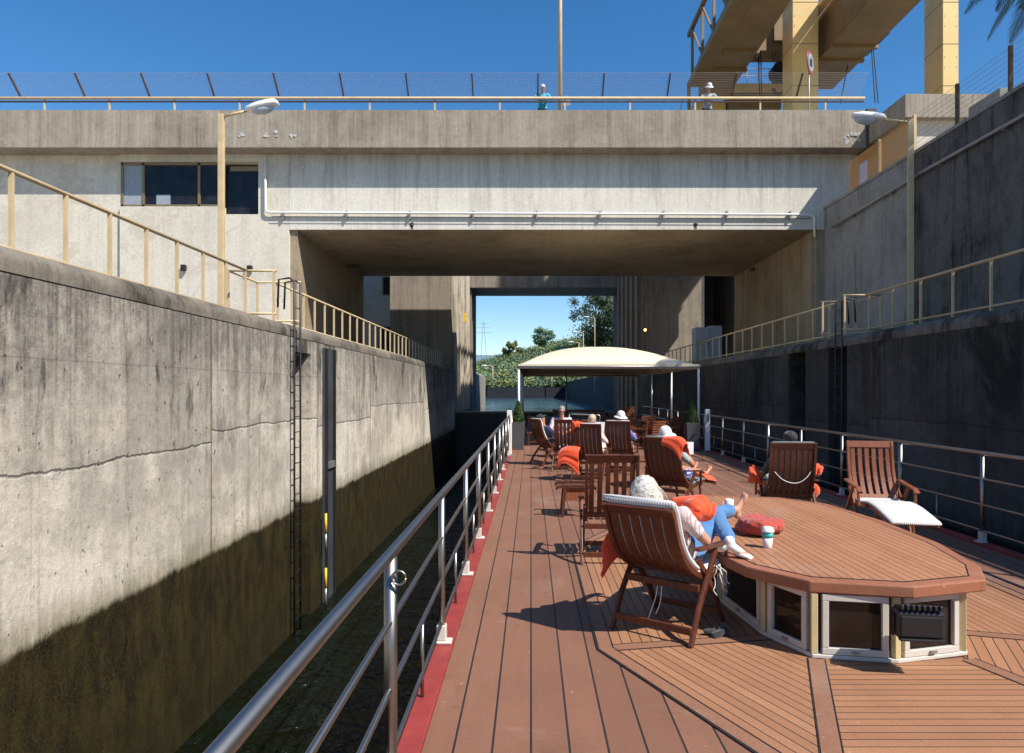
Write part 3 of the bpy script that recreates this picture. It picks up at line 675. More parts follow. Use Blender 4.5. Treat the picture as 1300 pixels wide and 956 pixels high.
# signal lamp on the right pier
p = at(819, 419, 41.5)
t = thing('signal_lamp', 'lit orange signal lamp on the dark right gate pier', 'lamp', p)
MB().lathe([(.08, 0), (.10, .03), (.10, .06)], (0, .05, 0), 14, RX90).build('housing', 'black', t); MB().ell((0, -.03, 0), (.075, .05, .075)).build('lens', 'signal', t, True); MB().bb(-.03, .03, .05, .2, -.03, .03).build('bracket', 'black', t)
# cabinet on the right walkway
p = at(898, 455, 33)
t = thing('switch_cabinet', 'grey steel switch cabinet behind the right walkway railing', 'cabinet', (p.x, 33, WZ))
MB().bb(-.66, .0, -.4, .4, .06, 1.72).build('body', 'cabinet', t, bevel=.02); MB().bb(.005, .62, -.35, .4, .06, 1.80).build('door', 'cabinet', t, bevel=.02)
MB().bb(-.64, .6, -.36, .36, 0, .058).build('plinth', 'pier_dark', t); MB().bb(-.08, -.05, -.42, -.40, .8, 1.0).build('handle', 'black', t)

# lamp posts beside the lock
def lamp_post(x, y, z0, ztop, s, rot, label, mat='yellow'):
    t = thing('street_lamp', label, 'street lamp', (x, y, z0), rot)
    h = ztop-z0
    MB().box((0, 0, h/2), (.165, .14, h)).build('pole', mat, t, bevel=.015)
    MB().tube([(0, 0, h-.08), (s*.75, 0, h+.10)], .04, 8).build('arm', mat, t, True)
    hd = MB(); Rm = Matrix.Rotation(-s*R(13), 3, 'Y')
    prof = [(-.55, .12), (-.45, .17), (0, .20), (.42, .18), (.55, .10)]
    for k, (dx, wd) in enumerate(prof): pass
    k0 = 0; n = 12
    for dx, wd, hg in ((-.46, .09, .05), (-.40, .15, .12), (-.15, .19, .17), (.2, .20, .18), (.42, .19, .16), (.50, .12, .08)):
        for j in range(n):
            a = 2*math.pi*j/n; zc_ = math.sin(a)*hg; zc_ = zc_ if zc_ > 0 else zc_*.35
            hd.v.append(tuple(Vector((s*1.16, 0, h+.20))+Rm @ Vector((dx, math.cos(a)*wd, zc_))))
    for i in range(5):
        for j in range(n): a, b = i*n+j, i*n+(j+1) % n; hd.f.append((a, b, b+n, a+n))
    hd.f.append(tuple(range(n))[::-1]); hd.f.append(tuple(60+j for j in range(n)))
    hd.build('lamp_head', 'white', t, True)
    MB().ell(Vector((s*1.20, 0, h+.20))+Rm @ Vector((0, 0, -.05)), (.34, .16, .15), Rm, 14, 8).build('lens', 'lens', t, True)
    return t
p = at(281, 145, 19.8); lamp_post(p.x, 19.8, WZ, p.z, 1, 0, 'tall cream street lamp on the left quay before the white building')
p = at(1156, 152, 20.3); lamp_post(p.x, 20.3, WZ, p.z, -1, R(-18), 'tall cream street lamp against the dark right wall')

# ------------------------------------------------------------------ yellow gantry crane beyond the bridge
t = thing('gantry_crane', 'big yellow gantry crane standing behind the right end of the bridge', 'crane')
def leg(x0, x1, y, d, z0, z1):
    o = MB().bb(x0, x1, y, y+d, z0, z1).build('leg', 'crane', t, bevel=.03); s_ = MB()
    for k in range(14):
        z = z0+2+k*2.45
        if z < z1-.5: s_.bb(x0-.012, x1+.012, y-.012, y+d+.012, z, z+.03)
    for k in range(40):
        z = z0+1+k*.6
        if z < z1-.5 and (k % 4) < 2: s_.box((x0+.12, y-.006, z), (.04, .02, .04)).box((x1-.12, y-.006, z), (.04, .02, .04))
    s_.build('weld_seams', 'crane_brown', o)
leg((998-674)*41/F, (1039-674)*40/F, 40, 1.6, 3, 40)
leg((1172-674)*42/F, (1217-674)*40/F, 40, 1.9, 3, 40)
GH = 20.
def girder(a0, a1, yf, yn, name='girder'):
    X0, X1 = a0*GH, a1*GH; m = MB().bb(X0, X1, yn, yf, GH+CH, GH+CH+2.6)
    for y in (yn+.0, (yn+yf)/2, yf-4.2): m.bb(X0-.08, X1+.08, y, y+.25, GH+CH-.18, GH+CH-.003)
    return m.build(name, 'crane_brown', t)
girder(.57, .667, 46.5, 33.6); girder(.87, 1.0, 45.3, 33.6)
leg(.575*GH-.2, .66*GH+.1, 46.6, 1.6, 3, GH+CH-.2); leg(.87*GH+.2, .95*GH, 46.0, 1.6, 3, GH+CH-.2)
p = at(932, 111, 46.8); MB().bb(p.x-.5, at(1000, 111, 46.8).x, 46.3, 47.6, p.z-.55, p.z+.05).build('cross_beam', 'crane', t)
MB().bb(p.x-.5, 17, 46.35, 47.5, p.z-1.6, p.z-.56).build('cross_girder', 'crane_brown', t)
m = MB(); zb = p.z+.05
for i in range(7): x = p.x+i*.75; m.tube([(x, 46.4, zb), (x, 46.4, zb+1.05)], .025, 6)
for h in (.55, 1.05): m.tube([(p.x, 46.4, zb+h), (p.x+4.5, 46.4, zb+h)], .025, 6)
m.build('guard_rail', 'yellow', t)
# catwalk, braces and handrail on the first girder
m = MB(); x = .52*GH
for i in range(5):
    y = 44-i*2.6; m.beam((x, y, GH+CH+.2), (x, y, GH+CH+3.4), .16, .16)
m.beam((x, 45, GH+CH+3.4), (x, 33.4, GH+CH+3.4), .22, .25); m.beam((x, 45, GH+CH+.1), (x, 33.4, GH+CH+.1), .25, .3); m.beam((x, 45, GH+CH+.2), (x+.4, 46.4, GH+CH-5), .22, .2)
for i in range(4): y = 44-i*2.6; m.beam((x, y, GH+CH+3.3), (x, y-2.6, GH+CH+.3), .1, .1)
m.bb(x+.12, .57*GH-.01, 33.5, 45, GH+CH+.0, GH+CH+.08)
m.build('side_truss', 'crane_brown', t)
MB().bb(.86*GH-.35, .86*GH+.1, 33.7, 44.5, GH+CH+2.5, GH+CH+2.7).build('walkway_edge', 'crane', t)
m = MB()
for i in range(9): y = 46.8+i*.5; z = GH+CH-1.0-i*.95; m.beam((10.4-i*.22, y, z), (11.2-i*.22, y, z), .3, .05)
for s in (0, .8): m.tube([(10.4+s, 46.6, GH+CH-.0), (8.5+s, 51, GH+CH-9)], .04, 6); m.tube([(10.4+s, 46.6, GH+CH-1.0), (8.5+s, 51, GH+CH-10)], .06, 6)
m.build('access_stair', 'galv', t)
# trolley, hooks and cables
q = at(990, 62, 44); MB().bb(q.x-1.6, q.x+1.2, 43.6, 45.2, q.z-.3, q.z+1.4).bb(q.x-.6, q.x+.5, 43.3, 43.6, q.z+.2, q.z+2.4).build('trolley_frame', 'crane_brown', t)
q0, q1 = at(985, 66, 44), at(990, 84, 44); m = MB()
def cable(P, r): MB().tube(P, r, 6).build('cable', 'black', t)
for d in (-.5, -.25, .0, .35, .6): cable([(q0.x+d, 44, q0.z+1), (q1.x+d*.6, 44, q1.z)], .022)
c0, c1 = at(963, 72, 44), at(965, 130, 44); cable([c0, c1], .05); cable([c0+Vector((.15, 0, 0)), c1+Vector((.12, 0, 0))], .04)
for a, b in (((1078, 72), (1067, 131)), ((1106, 55), (1111, 131)), ((1108, 55), (1115, 131))): cable([at(a[0], a[1], 42), at(b[0], b[1], 42)], .035)
m = MB(); q = at(989, 92, 44)
for d in (-.32, 0, .32): m.lathe([(.15, -.1), (.55, -.1), (.55, -.04), (.42, 0), (.55, .04), (.55, .1), (.15, .1)], (q.x, 44+d, q.z), 18, RX90)
m.tube([(q.x+.45*math.cos(a)*(.9), 44, q.z-.95+.45*math.sin(a)) for a in [R(120-i*24) for i in range(13)]], .12, 8); m.bb(q.x-.4, q.x+.4, 43.75, 44.25, q.z-.6, q.z-.3)
m.build('hook_block', 'black', t)
q = at(1090, 30, 42); m = MB().bb(q.x-1.2, q.x+.9, 40, 42.8, q.z-1.6, q.z+1.5)
m.lathe([(.7, -.9), (.7, .9)], (q.x-.2, 41.5, q.z+1.9), 18, Matrix.Rotation(R(90), 3, 'Y')); m.bb(q.x-.9, q.x-.5, 38, 42, q.z-2, q.z+2.6)
m.build('winch', 'black', t)
MB().tube([at(1079, 66, 41.9)+Vector((.22*math.cos(a), 0, .32*math.sin(a))) for a in [R(i*30) for i in range(13)]], .05, 6).build('hook_ring', 'black', t)
MB().tube([at(961, 70, 43.9)+Vector((.22*math.cos(a), 0, .32*math.sin(a))) for a in [R(i*30) for i in range(13)]], .05, 6).build('hook_ring', 'black', t)

# ------------------------------------------------------------------ river banks beyond the portal
t = thing('approach_wall', 'pale end of the approach wall on the left beyond the portal', 'wall')
MB().extr([(-5.6, -8), (-4.8, -8), (-4.8, 3.3), (-5.2, 3.55), (-5.6, 3.55)], 58.01, 72).build('wall', 'pier', t)
t = thing('quay_wall', 'dark shaded quay wall along the right bank of the river', 'wall')
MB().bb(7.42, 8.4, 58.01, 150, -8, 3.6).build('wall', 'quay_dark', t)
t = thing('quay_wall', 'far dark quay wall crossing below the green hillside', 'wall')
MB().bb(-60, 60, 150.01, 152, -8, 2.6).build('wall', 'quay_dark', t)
# hillside terrain
g = np.random.default_rng(3); nx, ny = 60, 40; xs = np.linspace(-420, 260, nx); ys = np.linspace(152, 560, ny)
def hz(x, y):
    r = 3.0+.165*max(0, y-160)+.0006*0
    side = 1/(1+math.exp(-(x-(-2))/22)); r2 = 4.0+(side*36)*(1-math.exp(-max(0, y-152)/95))
    return 2.4+r2*(.9+.1*math.sin(x*.05+y*.03))-3+1.2*math.sin(x*.13)*math.cos(y*.09)
m = MB(); m.v = [(float(x), float(y), hz(x, y) if j else 1.0) for j, y in enumerate(ys) for x in xs]
m.f = [(j*nx+i, j*nx+i+1, (j+1)*nx+i+1, (j+1)*nx+i) for j in range(ny-1) for i in range(nx-1)]
structure(m.build('hillside', 'ground', None, True))
m = MB(); nx2 = 80; far = []
xs2 = np.linspace(-1500, 1200, nx2)
for j, y in enumerate((1500, 1700, 2100)):
    for x in xs2: far.append((float(x), float(y), 0 if j == 0 else 92+18*math.sin(x*.004+1)+12*math.sin(x*.017)+(0 if j == 1 else -40)))
m.v = far; m.f = [(j*nx2+i, j*nx2+i+1, (j+1)*nx2+i+1, (j+1)*nx2+i) for j in range(2) for i in range(nx2-1)]
structure(m.build('distant_hills', plain('distant_hill', (.13, .20, .26), .9, 0, .1, .01), None, True))
# scrub covering the hillside (one mass)
def in_view(x, y, z):
    px = VX+x*F/y; py = VY-(z-CH)*F/y; return 588 < px < 812 and 365 < py < 505
C1 = []; C2 = []
rr = random.Random(11)
for i in range(9000):
    y = 153+rr.random()**1.4*230; x = rr.uniform(-.11, .17)*y; z = hz(x, y); r = rr.uniform(.5, 1.7)*(.8+y/400)
    if in_view(x, y, z): (C1 if rr.random() < .62 else C2).append(((x, y, z+r*.35), r))
def scrub(cs, name, mat, label, size, per, sd_):
    o = clumps(cs, per, 1, size, sd_).build(name, mat); tag(o, label, 'shrubs', kind='stuff')
scrub(C1, 'hillside_scrub', 'scrub', 'yellow green scrub covering the hillside above the river', .34, 30, 5)
scrub(C2, 'hillside_bushes', 'scrub2', 'blue green bushes mixed through the hillside scrub', .34, 30, 8)
def tree(x, y, h, cr, label, seed, mat='tree', n=26, per=210, trunk=.5, size=.30, low=.42):
    q = random.Random(seed); z = hz(x, y)-.5
    t = thing('broadleaf_tree', label, 'tree', (x, y, z), group='trees on the hill')
    m = MB().tube([(0, 0, 0), (q.uniform(-.3, .3), .2, h*.3), (q.uniform(-.6, .6), 0, h*.62)], cr*.07, 8, cr*.03); cs = []
    for i in range(n):
        a = q.uniform(0, 6.28); rr_ = cr*math.sqrt(q.random())*.85; zz_ = h*q.uniform(low, .95); rr_ *= 1.15-abs(zz_/h-.62)*1.2
        c = (rr_*math.cos(a), rr_*math.sin(a), zz_); cs.append((c, cr*q.uniform(.22, .38)))
        if i % 3 == 0: m.tube([(0, 0, h*.35), (c[0]*.5, c[1]*.5, zz_*.75), c], cr*.028, 6, cr*.008)
    m.build('trunk', 'bark', t, True)
    clumps(cs, per, 1, size, seed).build('crown', mat, t)
    return t
tree(19.5, 200, 19, 8.6, 'large dark tree on the hill at the top right of the portal', 1, n=60, low=.12)
tree(35, 214, 17, 7.0, 'grey green tree leaning behind the large dark tree', 2, 'scrub2')
tree(27.0, 192, 14, 7.5, 'bushy tree in front of the large dark tree on the hill', 3, n=44, low=.1)
tree(13.0, 185, 7, 3.6, 'low bush tree left of the large dark tree', 6, 'scrub', 20, low=.1)
tree(4, 230, 9, 4.5, 'round tree on the ridge above the far street lamps', 4, 'scrub2', 18)
tree(-7, 240, 6, 3.4, 'small tree on the ridge left of the round one', 5, 'scrub', 16)
# quay lamps on the far bank
def quay_lamp(px, top, base, Y, s, label):
    a = at(px, base, Y); b = at(px, top, Y); t = thing('quay_lamp', label, 'street lamp', (a.x, Y, a.z), group='lamps on the far quay'); h = b.z-a.z; k = Y/110
    MB().tube([(0, 0, 0), (0, 0, h), (s*.25*k, 0, h+.02), (s*1.0*k, 0, h+.12)], .075*k, 6, .055*k).build('pole', 'yellow', t, True)
    MB().ell((s*1.35*k, 0, h+.14), (.5*k, .2*k, .12*k)).build('lamp_head', 'white', t, True)
quay_lamp(755, 404, 495, 75, -1, 'tallest far quay lamp beyond the portal, nearest the tent roof')
quay_lamp(740.5, 423, 495, 100, -1, 'second far quay lamp beyond the portal, left of the tallest')
quay_lamp(735, 435, 495, 128, -1, 'shortest quay lamp just above the tent roof')
quay_lamp(625.5, 465, 492, 149, -1, 'lone quay lamp far left above the river')
quay_lamp(700.5, 477, 492, 149, -1, 'quay lamp seen under the tent roof')
a = at(614, 432, 900); t = thing('power_pylon', 'tiny electricity pylon on the far ridge', 'pylon', (a.x, 900, 40))
h = at(614, 408, 900).z-40; m = MB().beam((-4, 0, 0), (-.5, 0, h), .45, .45).beam((4, 0, 0), (.5, 0, h), .45, .45); 
for k, wd in ((.72, 11), (.84, 9), (.94, 6)): m.beam((-wd, 0, h*k), (wd, 0, h*k), .5, .4)
m.build('lattice', 'galv', t)

# ------------------------------------------------------------------ palm at the top right
def palm(x, y, z0, zc, label):
    t = thing('palm_tree', label, 'palm', (x, y, z0)); h = zc-z0; q = random.Random(5)
    m = MB().lathe([(.28, 0), (.24, h*.3), (.22, h*.7), (.27, h-.2), (.2, h)], (0, 0, 0), 14); m.build('trunk', 'bark', t, True)
    for i in range(30):
        az_ = i*2.4; up = q.uniform(-.2, 1.0); L = q.uniform(2.3, 2.9); pts = []; p = Vector((0, 0, h)); d = Vector((math.cos(az_)*math.cos(up), math.sin(az_)*math.cos(up), math.sin(up)))
        for k in range(12): pts.append(p.copy()); p = p+d*(L/11); d = (d+Vector((0, 0, -.16))).normalized()
        fm = MB().tube(pts, .022, 5, .006)
        for k in range(1, 12):
            for u in (0, .25, .5, .75):
                if k == 11 and u: break
                c = pts[k] if k == 11 else pts[k].lerp(pts[k+1], u); dd = (pts[k]-pts[k-1]).normalized(); sd_ = dd.cross(Vector((0, 0, 1))).normalized()
                for s in (-1, 1):
                    ll = .55*math.sin(math.pi*min(1, (k+u)/12.5+.12))+.12; e = c+(sd_*s*.75+dd*.75+Vector((0, 0, -.35+q.uniform(-.15, .1)))).normalized()*ll; md = c.lerp(e, .5)+Vector((0, 0, .03)); wv = dd*.015
                    fm.add([c-wv, c+wv, md+wv*1.2, e, md-wv*1.2], [(0, 1, 2, 3, 4)])
        fm.build('frond', 'palm', t)
c = at(1362, -62, 17); palm(c.x, 17, UZ, c.z, 'palm tree on the terrace, fronds hanging into the top right corner')
# ================================================================== THE BOAT
boat = thing('river_boat', 'river cruise boat seen from its own sun deck of reddish planks', 'boat')
DX0, DX1 = -.56, 5.36
h = MB(); hp = [(-.66, -7), (5.47, -7), (5.47, 33), (4.9, 37), (3.6, 40.2), (2.4, 41), (1.2, 40.2), (-.1, 37), (-.66, 33)]
h.prism(hp, -3.6, -.062); h.build('hull', 'hull', boat)
dp = [(DX0, -7), (DX1, -7), (DX1, 33), (4.7, 36.6), (3.5, 39.5), (2.4, 40.2), (1.3, 39.5), (.1, 36.6), (DX0, 33)]
MB().prism(dp, -.06, 0).build('deck', 'deck', boat)
MB().bb(-.685, DX0-.002, -7, 33, -.058, .028).build('kerb', 'red', boat, bevel=.006); MB().bb(DX1+.002, 5.50, -7, 33, -.058, .028).build('kerb', 'red', boat, bevel=.006)
# inlaid teak field round the skylight, laid in sectors with mitred border boards
OUT = [(.48, 8.08), (.48, 4.87), (1.35, 3.05), (3.60, 3.05), (4.45, 4.87), (4.45, 8.08), (3.6, 9.75), (1.4, 9.75)]
INN = [(1.72, 7.4), (1.77, 5.11), (1.96, 4.69), (3.0, 4.68), (3.3, 5.2), (3.3, 7.6), (2.95, 8.3), (2.05, 8.3)]
fld = MB(); uvs = []
cen = Vector((2.45, 6.4))
def inset(P, d):
    n = len(P); r = []
    for i in range(n):
        a, b, c = Vector(P[i-1]), Vector(P[i]), Vector(P[(i+1) % n]); e0 = (b-a).normalized(); e1 = (c-b).normalized()
        n0 = Vector((-e0.y, e0.x)); n1 = Vector((-e1.y, e1.x)); k = (n0+n1).normalized(); r.append(tuple(b+k*d/max(.3, k.dot(n0))))
    return r
ccw = sum(OUT[i-1][0]*OUT[i][1]-OUT[i][0]*OUT[i-1][1] for i in range(8)) > 0
In1 = inset(OUT, .11 if ccw else -.11)
def quad_uv(m, uvl, P, z):
    e = (Vector(P[1])-Vector(P[0])).normalized(); nn = Vector((-e.y, e.x)); k = len(m.v)
    m.v += [(x, y, z) for x, y in P]; m.f.append((k, k+1, k+2, k+3)); uvl.append([((Vector(p)-Vector(P[0])).dot(nn), (Vector(p)-Vector(P[0])).dot(e)) for p in P])
for i in range(8):
    j = (i+1) % 8; quad_uv(fld, uvs, [In1[i], In1[j], INN[j], INN[i]], .006)
if not ccw:
    pass
o = fld.build('inlaid_deck', 'teak', boat); uvl = o.data.uv_layers.new(name='UVMap')
for fi, p in enumerate(o.data.polygons):
    for li, vi in zip(p.loop_indices, range(4)): uvl.data[li].uv = uvs[fi][vi]
bd = MB()
for i in range(8):
    j = (i+1) % 8; k = len(bd.v); P = [OUT[i], OUT[j], In1[j], In1[i]]; bd.v += [(x, y, .0085) for x, y in P]; bd.f.append((k, k+1, k+2, k+3))
    a, b = Vector(In1[i]), Vector(INN[i]); bd.beam((a.x, a.y, .004), (b.x, b.y, .004), .10, .012)
bd.build('inlay_border', 'teak_border', boat)
jn = MB()
for i in range(8):
    j = (i+1) % 8; jn.beam((*OUT[i], .003), (*OUT[j], .003), .018, .013)
    a, b = Vector(In1[i]), Vector(INN[i]); s_ = Vector((-(b-a).y, (b-a).x)).normalized()*.056
    for s in (-1, 1): jn.beam((a.x+s*s_.x, a.y+s*s_.y, .004), (b.x+s*s_.x, b.y+s*s_.y, .004), .008, .014)
    jn.beam((*In1[i], .004), (*In1[j], .004), .008, .014)
jn.build('caulking', 'rubber', boat)

# ---- railings
def deck_railing(x, s, ys, label, endy):
    t = thing('deck_railing', label, 'railing'); y0, y1 = -6, endy
    MB().tube([(x, y0, 1.10), (x, y1, 1.10)], .026, 14).build('top_rail', 'steel', t, True)
    for z in (.79, .48, .17): MB().tube([(x, y0, z), (x, y1, z)], .0135 if z > .2 else .012, 10).build('mid_rail', 'steel', t, True)
    for i, y in enumerate(ys):
        p = MB().tube([(x, y, .05), (x, y, 1.085)], .031 if i % 3 == 0 else .024, 14).build('post', 'steel', t, True)
        MB().bb(x-s*.02-.055, x-s*.02+.055, y-.05, y+.05, .029, .05).bb(x-.035, x+.035, y-.035, y+.035, .05, .16).build('foot', 'frame_cream', p, bevel=.008)
        MB().bb(x-.04-s*.0, x+.04, y+.36, y+.38, .0, .0).v
    for y in ys: MB().tube([(x, y+.92, .03), (x, y+.92, .48)], .011, 8).build('stub_post', 'steel', t, True)
    return t
tl = deck_railing(-.645, -1, [-2.36, -.50, 1.32, 3.14, 4.94, 6.76, 8.42, 10.3, 12.1, 13.9, 15.7, 17.5, 19.2], 'polished steel railing along the left edge of the deck', 19.3)
MB().tube([(-.645+.045+.032*math.cos(a), 3.10, 1.00+.032*math.sin(a)) for a in [R(i*30) for i in range(13)]], .006, 6).build('ring', 'steel', tl, True)
tr_ = deck_railing(5.42, 1, [-1, .9, 2.75, 4.6, 6.4, 8.2, 10.02, 11.9, 13.7, 15.6, 17.4, 19.3], 'polished steel railing along the right edge of the deck', 20.6)
for x, y, sd_ in ((5.40, 20.9, 'right'), (-.62, 19.7, 'left')):
    t = thing('railing_gate_post', f'thick white post closing the {sd_} deck railing beside its planter', 'post', (x, y, 0))
    MB().bb(-.07, .07, -.07, .07, 0, 1.28).build('column', 'white', t, bevel=.01); MB().bb(-.11, .11, -.11, .11, 0, .02).build('foot', 'galv', t); MB().tube([(0, -.1, .9), (0, -.1, 1.15)], .02, 8).build('hinge', 'black', t, True)
for x, sd_, y1 in ((-.60, 'left', 33), (5.42, 'right', 33)):
    t = thing('bow_railing', f'thin steel railing under the tent on the {sd_} side of the bow deck', 'railing'); 
    for z in (1.1, .7, .35): MB().tube([(x, 21.2, z), (x, y1, z)], .02, 6).build('rail', 'steel', t, True)
    for i in range(7): MB().tube([(x, 21.4+i*1.9, 0), (x, 21.4+i*1.9, 1.1)], .022, 6).build('post', 'steel', t, True)

# ---- skylight (wheelhouse roof) with teak top
sk = thing('deck_skylight', 'low twelve sided skylight with a teak plank top and cream window frames', 'skylight')
TOP = [(1.92, 4.71), (2.56, 4.57), (3.16, 4.74), (3.36, 5.10), (3.52, 5.9), (3.55, 6.9), (3.44, 7.9), (3.05, 8.40), (2.10, 8.62), (1.60, 8.1), (1.43, 6.9), (1.45, 5.75), (1.60, 5.10)]
MB().prism(TOP, .455, .54).build('edge_trim', 'teak_trim', sk, bevel=.012)
it = inset(TOP, .10); MB().prism(it, .53, .5435).build('table_top', 'teak_top', sk)
jn = MB()
for i in range(len(it)): jn.beam((*it[i-1], .541), (*it[i], .541), .010, .0066)
jn.build('caulking', 'rubber', sk)
BASE = [(1.96, 4.69), (2.48, 4.60), (3.02, 4.74), (3.22, 5.12), (3.36, 5.9), (3.38, 6.9), (3.28, 7.85), (2.95, 8.25), (2.15, 8.45), (1.80, 8.0), (1.70, 6.9), (1.68, 5.95), (1.77, 5.13)]
BASE = [(x+(-.0), y+.04) for x, y in BASE]
MB().prism(inset(BASE, .10), .0, .454).build('core', 'pier_dark', sk)
MB().prism(inset(BASE, -.03), .0065, .035).build('plinth', 'frame_cream', sk, bevel=.006)
nb = len(BASE)
for i in range(nb):
    a, b = Vector(BASE[i]), Vector(BASE[(i+1) % nb]); e = (b-a).normalized(); L = (b-a).length; n_ = Vector((e.y, -e.x)); ang = math.atan2(e.y, e.x); Rz = Matrix.Rotation(ang, 3, 'Z')
    mid = (a+b)/2; c = Vector((mid.x, mid.y, 0))
    MB().box((a.x, a.y, .245), (.045, .045, .418), Rz).build('corner_post', 'post_yellow', sk, bevel=.004)
    w_ = L-.10; fm = MB()
    def lb(dx, z, wx, wz, th=.05, off=0.): 
        q = c+Rz @ Vector((dx, 0, 0))+Vector((n_.x, n_.y, 0))*off; fm.box((q.x, q.y, z), (wx, th, wz), Rz)
    lb(0, .060, w_, .045); lb(0, .428, w_, .045); lb(-w_/2+.022, .244, .042, .322); lb(w_/2-.022, .244, .042, .322)
    fo = fm.build('window_frame', 'frame_cream', sk, bevel=.004)
    g_ = MB().box((c.x-n_.x*.012, c.y-n_.y*.012, .244), (w_-.085, .012, .325), Rz); g_.build('pane', 'glass_sky', fo)
    MB().box((c.x+n_.x*.032, c.y+n_.y*.032, .062), (.05, .022, .016), Rz).build('latch', 'galv', fo)
    gs = MB(); q = c+Vector((n_.x, n_.y, 0))*.002
    gs.box((q.x, q.y, .402), (w_-.09, .006, .010), Rz).box((q.x, q.y, .085), (w_-.09, .006, .006), Rz); gs.build('gasket', 'black', fo)
# floodlight clamped to the near corner
t = thing('deck_floodlight', 'black finned floodlight bracketed to the near corner of the skylight', 'floodlight', (2.50, 4.42, .35), R(-8)); t.scale = (.86, .86, .86)
MB().box((0, 0, 0), (.335, .16, .20)).build('housing', 'rubber', t, bevel=.018)
m = MB()
for i in range(8): m.box((-.135+i*.0386, -.02, .118), (.018, .15, .035), Matrix.Rotation(R(-14), 3, 'X'))
m.build('cooling_fins', 'rubber', t, bevel=.004)
MB().box((0, -.086, -.005), (.29, .012, .15)).box((0, -.075, -.105), (.31, .05, .02)).build('lens_frame', 'black', t, bevel=.006)
for s in (-1, 1): MB().box((s*.176, 0, -.02), (.012, .05, .16)).build('side_bracket', 'galv' if 0 else 'rubber', t, bevel=.004)
MB().box((0, .10, -.06), (.06, .12, .05)).tube([(0, .02, -.10), (0, .02, -.15)], .015, 8).build('mount', 'black', t)

# things lying on the skylight
t = thing('coffee_mug', 'white coffee mug standing on the teak skylight top', 'mug', (2.18, 7.5, .5437), R(180))
MB().lathe([(.037, 0), (.043, .004), (.045, .02), (.046, .115), (.041, .115), (.039, .012), (.0, .011)], (0, 0, 0), 20).build('cup', 'white', t, True)
MB().tube([(.044+.030*math.sin(a), 0, .058+.032*math.cos(a)) for a in [R(i*18) for i in range(11)]], .007, 8).build('handle', 'white', t, True)
p = gd(974.6, 696, .54)
t = thing('travel_cup', 'teal travel cup with a white lid on the skylight edge', 'cup', (p.x, p.y, .5437))
MB().lathe([(.031, 0), (.033, .003), (.043, .085)], (0, 0, 0), 24).build('base', 'white', t, True)
MB().lathe([(.0436, .086), (.0462, .132)], (0, 0, 0), 24).build('sleeve', 'cup_teal', t, True)
MB().lathe([(.050, .133), (.053, .136), (.052, .148), (.045, .152), (.044, .170), (.028, .176), (.0, .176)], (0, 0, 0), 24).build('lid', 'white', t, True)
def crumple(name, loc, size, mat, label, cat, seed, rz=0., n=9, vox=.008, parent=None, rolls=None):
    q = random.Random(seed); m = MB(); sx, sy, sz = size
    for i in range(n):
        c = Vector((q.uniform(-.5, .5)*sx*.75, q.uniform(-.5, .5)*sy*.7, q.uniform(.22, .55)*sz)); m.ell(c, (sx*q.uniform(.16, .3), sy*q.uniform(.18, .32), sz*q.uniform(.3, .45)), Matrix.Rotation(q.uniform(-.5, .5), 3, 'Y') @ Matrix.Rotation(q.uniform(-.8, .8), 3, 'Z'))
    o = m.build(name, mat, parent, True); o.location = loc; o.rotation_euler = (0, 0, rz)
    r = o.modifiers.new('r', 'REMESH'); r.mode = 'VOXEL'; r.voxel_size = vox; r.use_smooth_shade = True
    tx = bpy.data.textures.new('folds', 'CLOUDS'); tx.noise_scale = .045; tx.noise_depth = 2
    d = o.modifiers.new('d', 'DISPLACE'); d.texture = tx; d.strength = .022; d.mid_level = .5; d.texture_coords = 'LOCAL'
    if label: tag(o, label, cat)
    return o
crumple('knitted_scarf', (2.08, 6.25, .545), (.46, .40, .17), 'red_knit', 'rust red knitted scarf bundled on the skylight behind the teal cup', 'scarf', 3, .4, 14)

# ---- canopy
cx0, cx1, cy0, cy1 = -.42, 5.42, 21.9, 34.8; cz = 2.60
t = thing('sun_tent', 'cream canvas tent roof on thin white posts over the bow deck', 'canopy')
nx, ny = 28, 28; m = MB()
for j in range(ny+1):
    for i in range(nx+1):
        u, v = i/nx, j/ny; k = (1-abs(2*u-1)**2.4)**.8*(1-abs(2*v-1)**2.6)**.7; sag = -.05*math.sin(math.pi*u)*(1 if v in (0, 1) else 0)
        m.v.append((cx0+(cx1-cx0)*u, cy0+(cy1-cy0)*v, cz+.10+.86*k))
for j in range(ny):
    for i in range(nx): a = j*(nx+1)+i; m.f.append((a, a+1, a+nx+2, a+nx+1))
o = m.build('roof_canvas', 'canvas', t, True); s_ = o.modifiers.new('s', 'SOLIDIFY'); s_.thickness = .012; s_.offset = -1
m = MB(); ring = [(cx0, cy0), (cx1, cy0), (cx1, cy1), (cx0, cy1)]
for a, b in ((0, 1), (1, 2), (2, 3), (3, 0)):
    p, q = Vector(ring[a]), Vector(ring[b]); n = 24
    for i in range(n):
        u0, u1 = p.lerp(q, i/n), p.lerp(q, (i+1)/n); z0 = cz-.02-.02*math.sin(i*.9); k = len(m.v)
        m.v += [(u0.x, u0.y, cz-.035), (u1.x, u1.y, cz-.035), (u1.x, u1.y, cz+.10), (u0.x, u0.y, cz+.10)]; m.f.append((k, k+1, k+2, k+3))
o = m.build('valance', 'canvas', t); s_ = o.modifiers.new('s', 'SOLIDIFY'); s_.thickness = .012
m = MB()
for a, b in ((0, 1), (1, 2), (2, 3), (3, 0)): m.tube([(*ring[a], cz+.02), (*ring[b], cz+.02)], .03, 8)
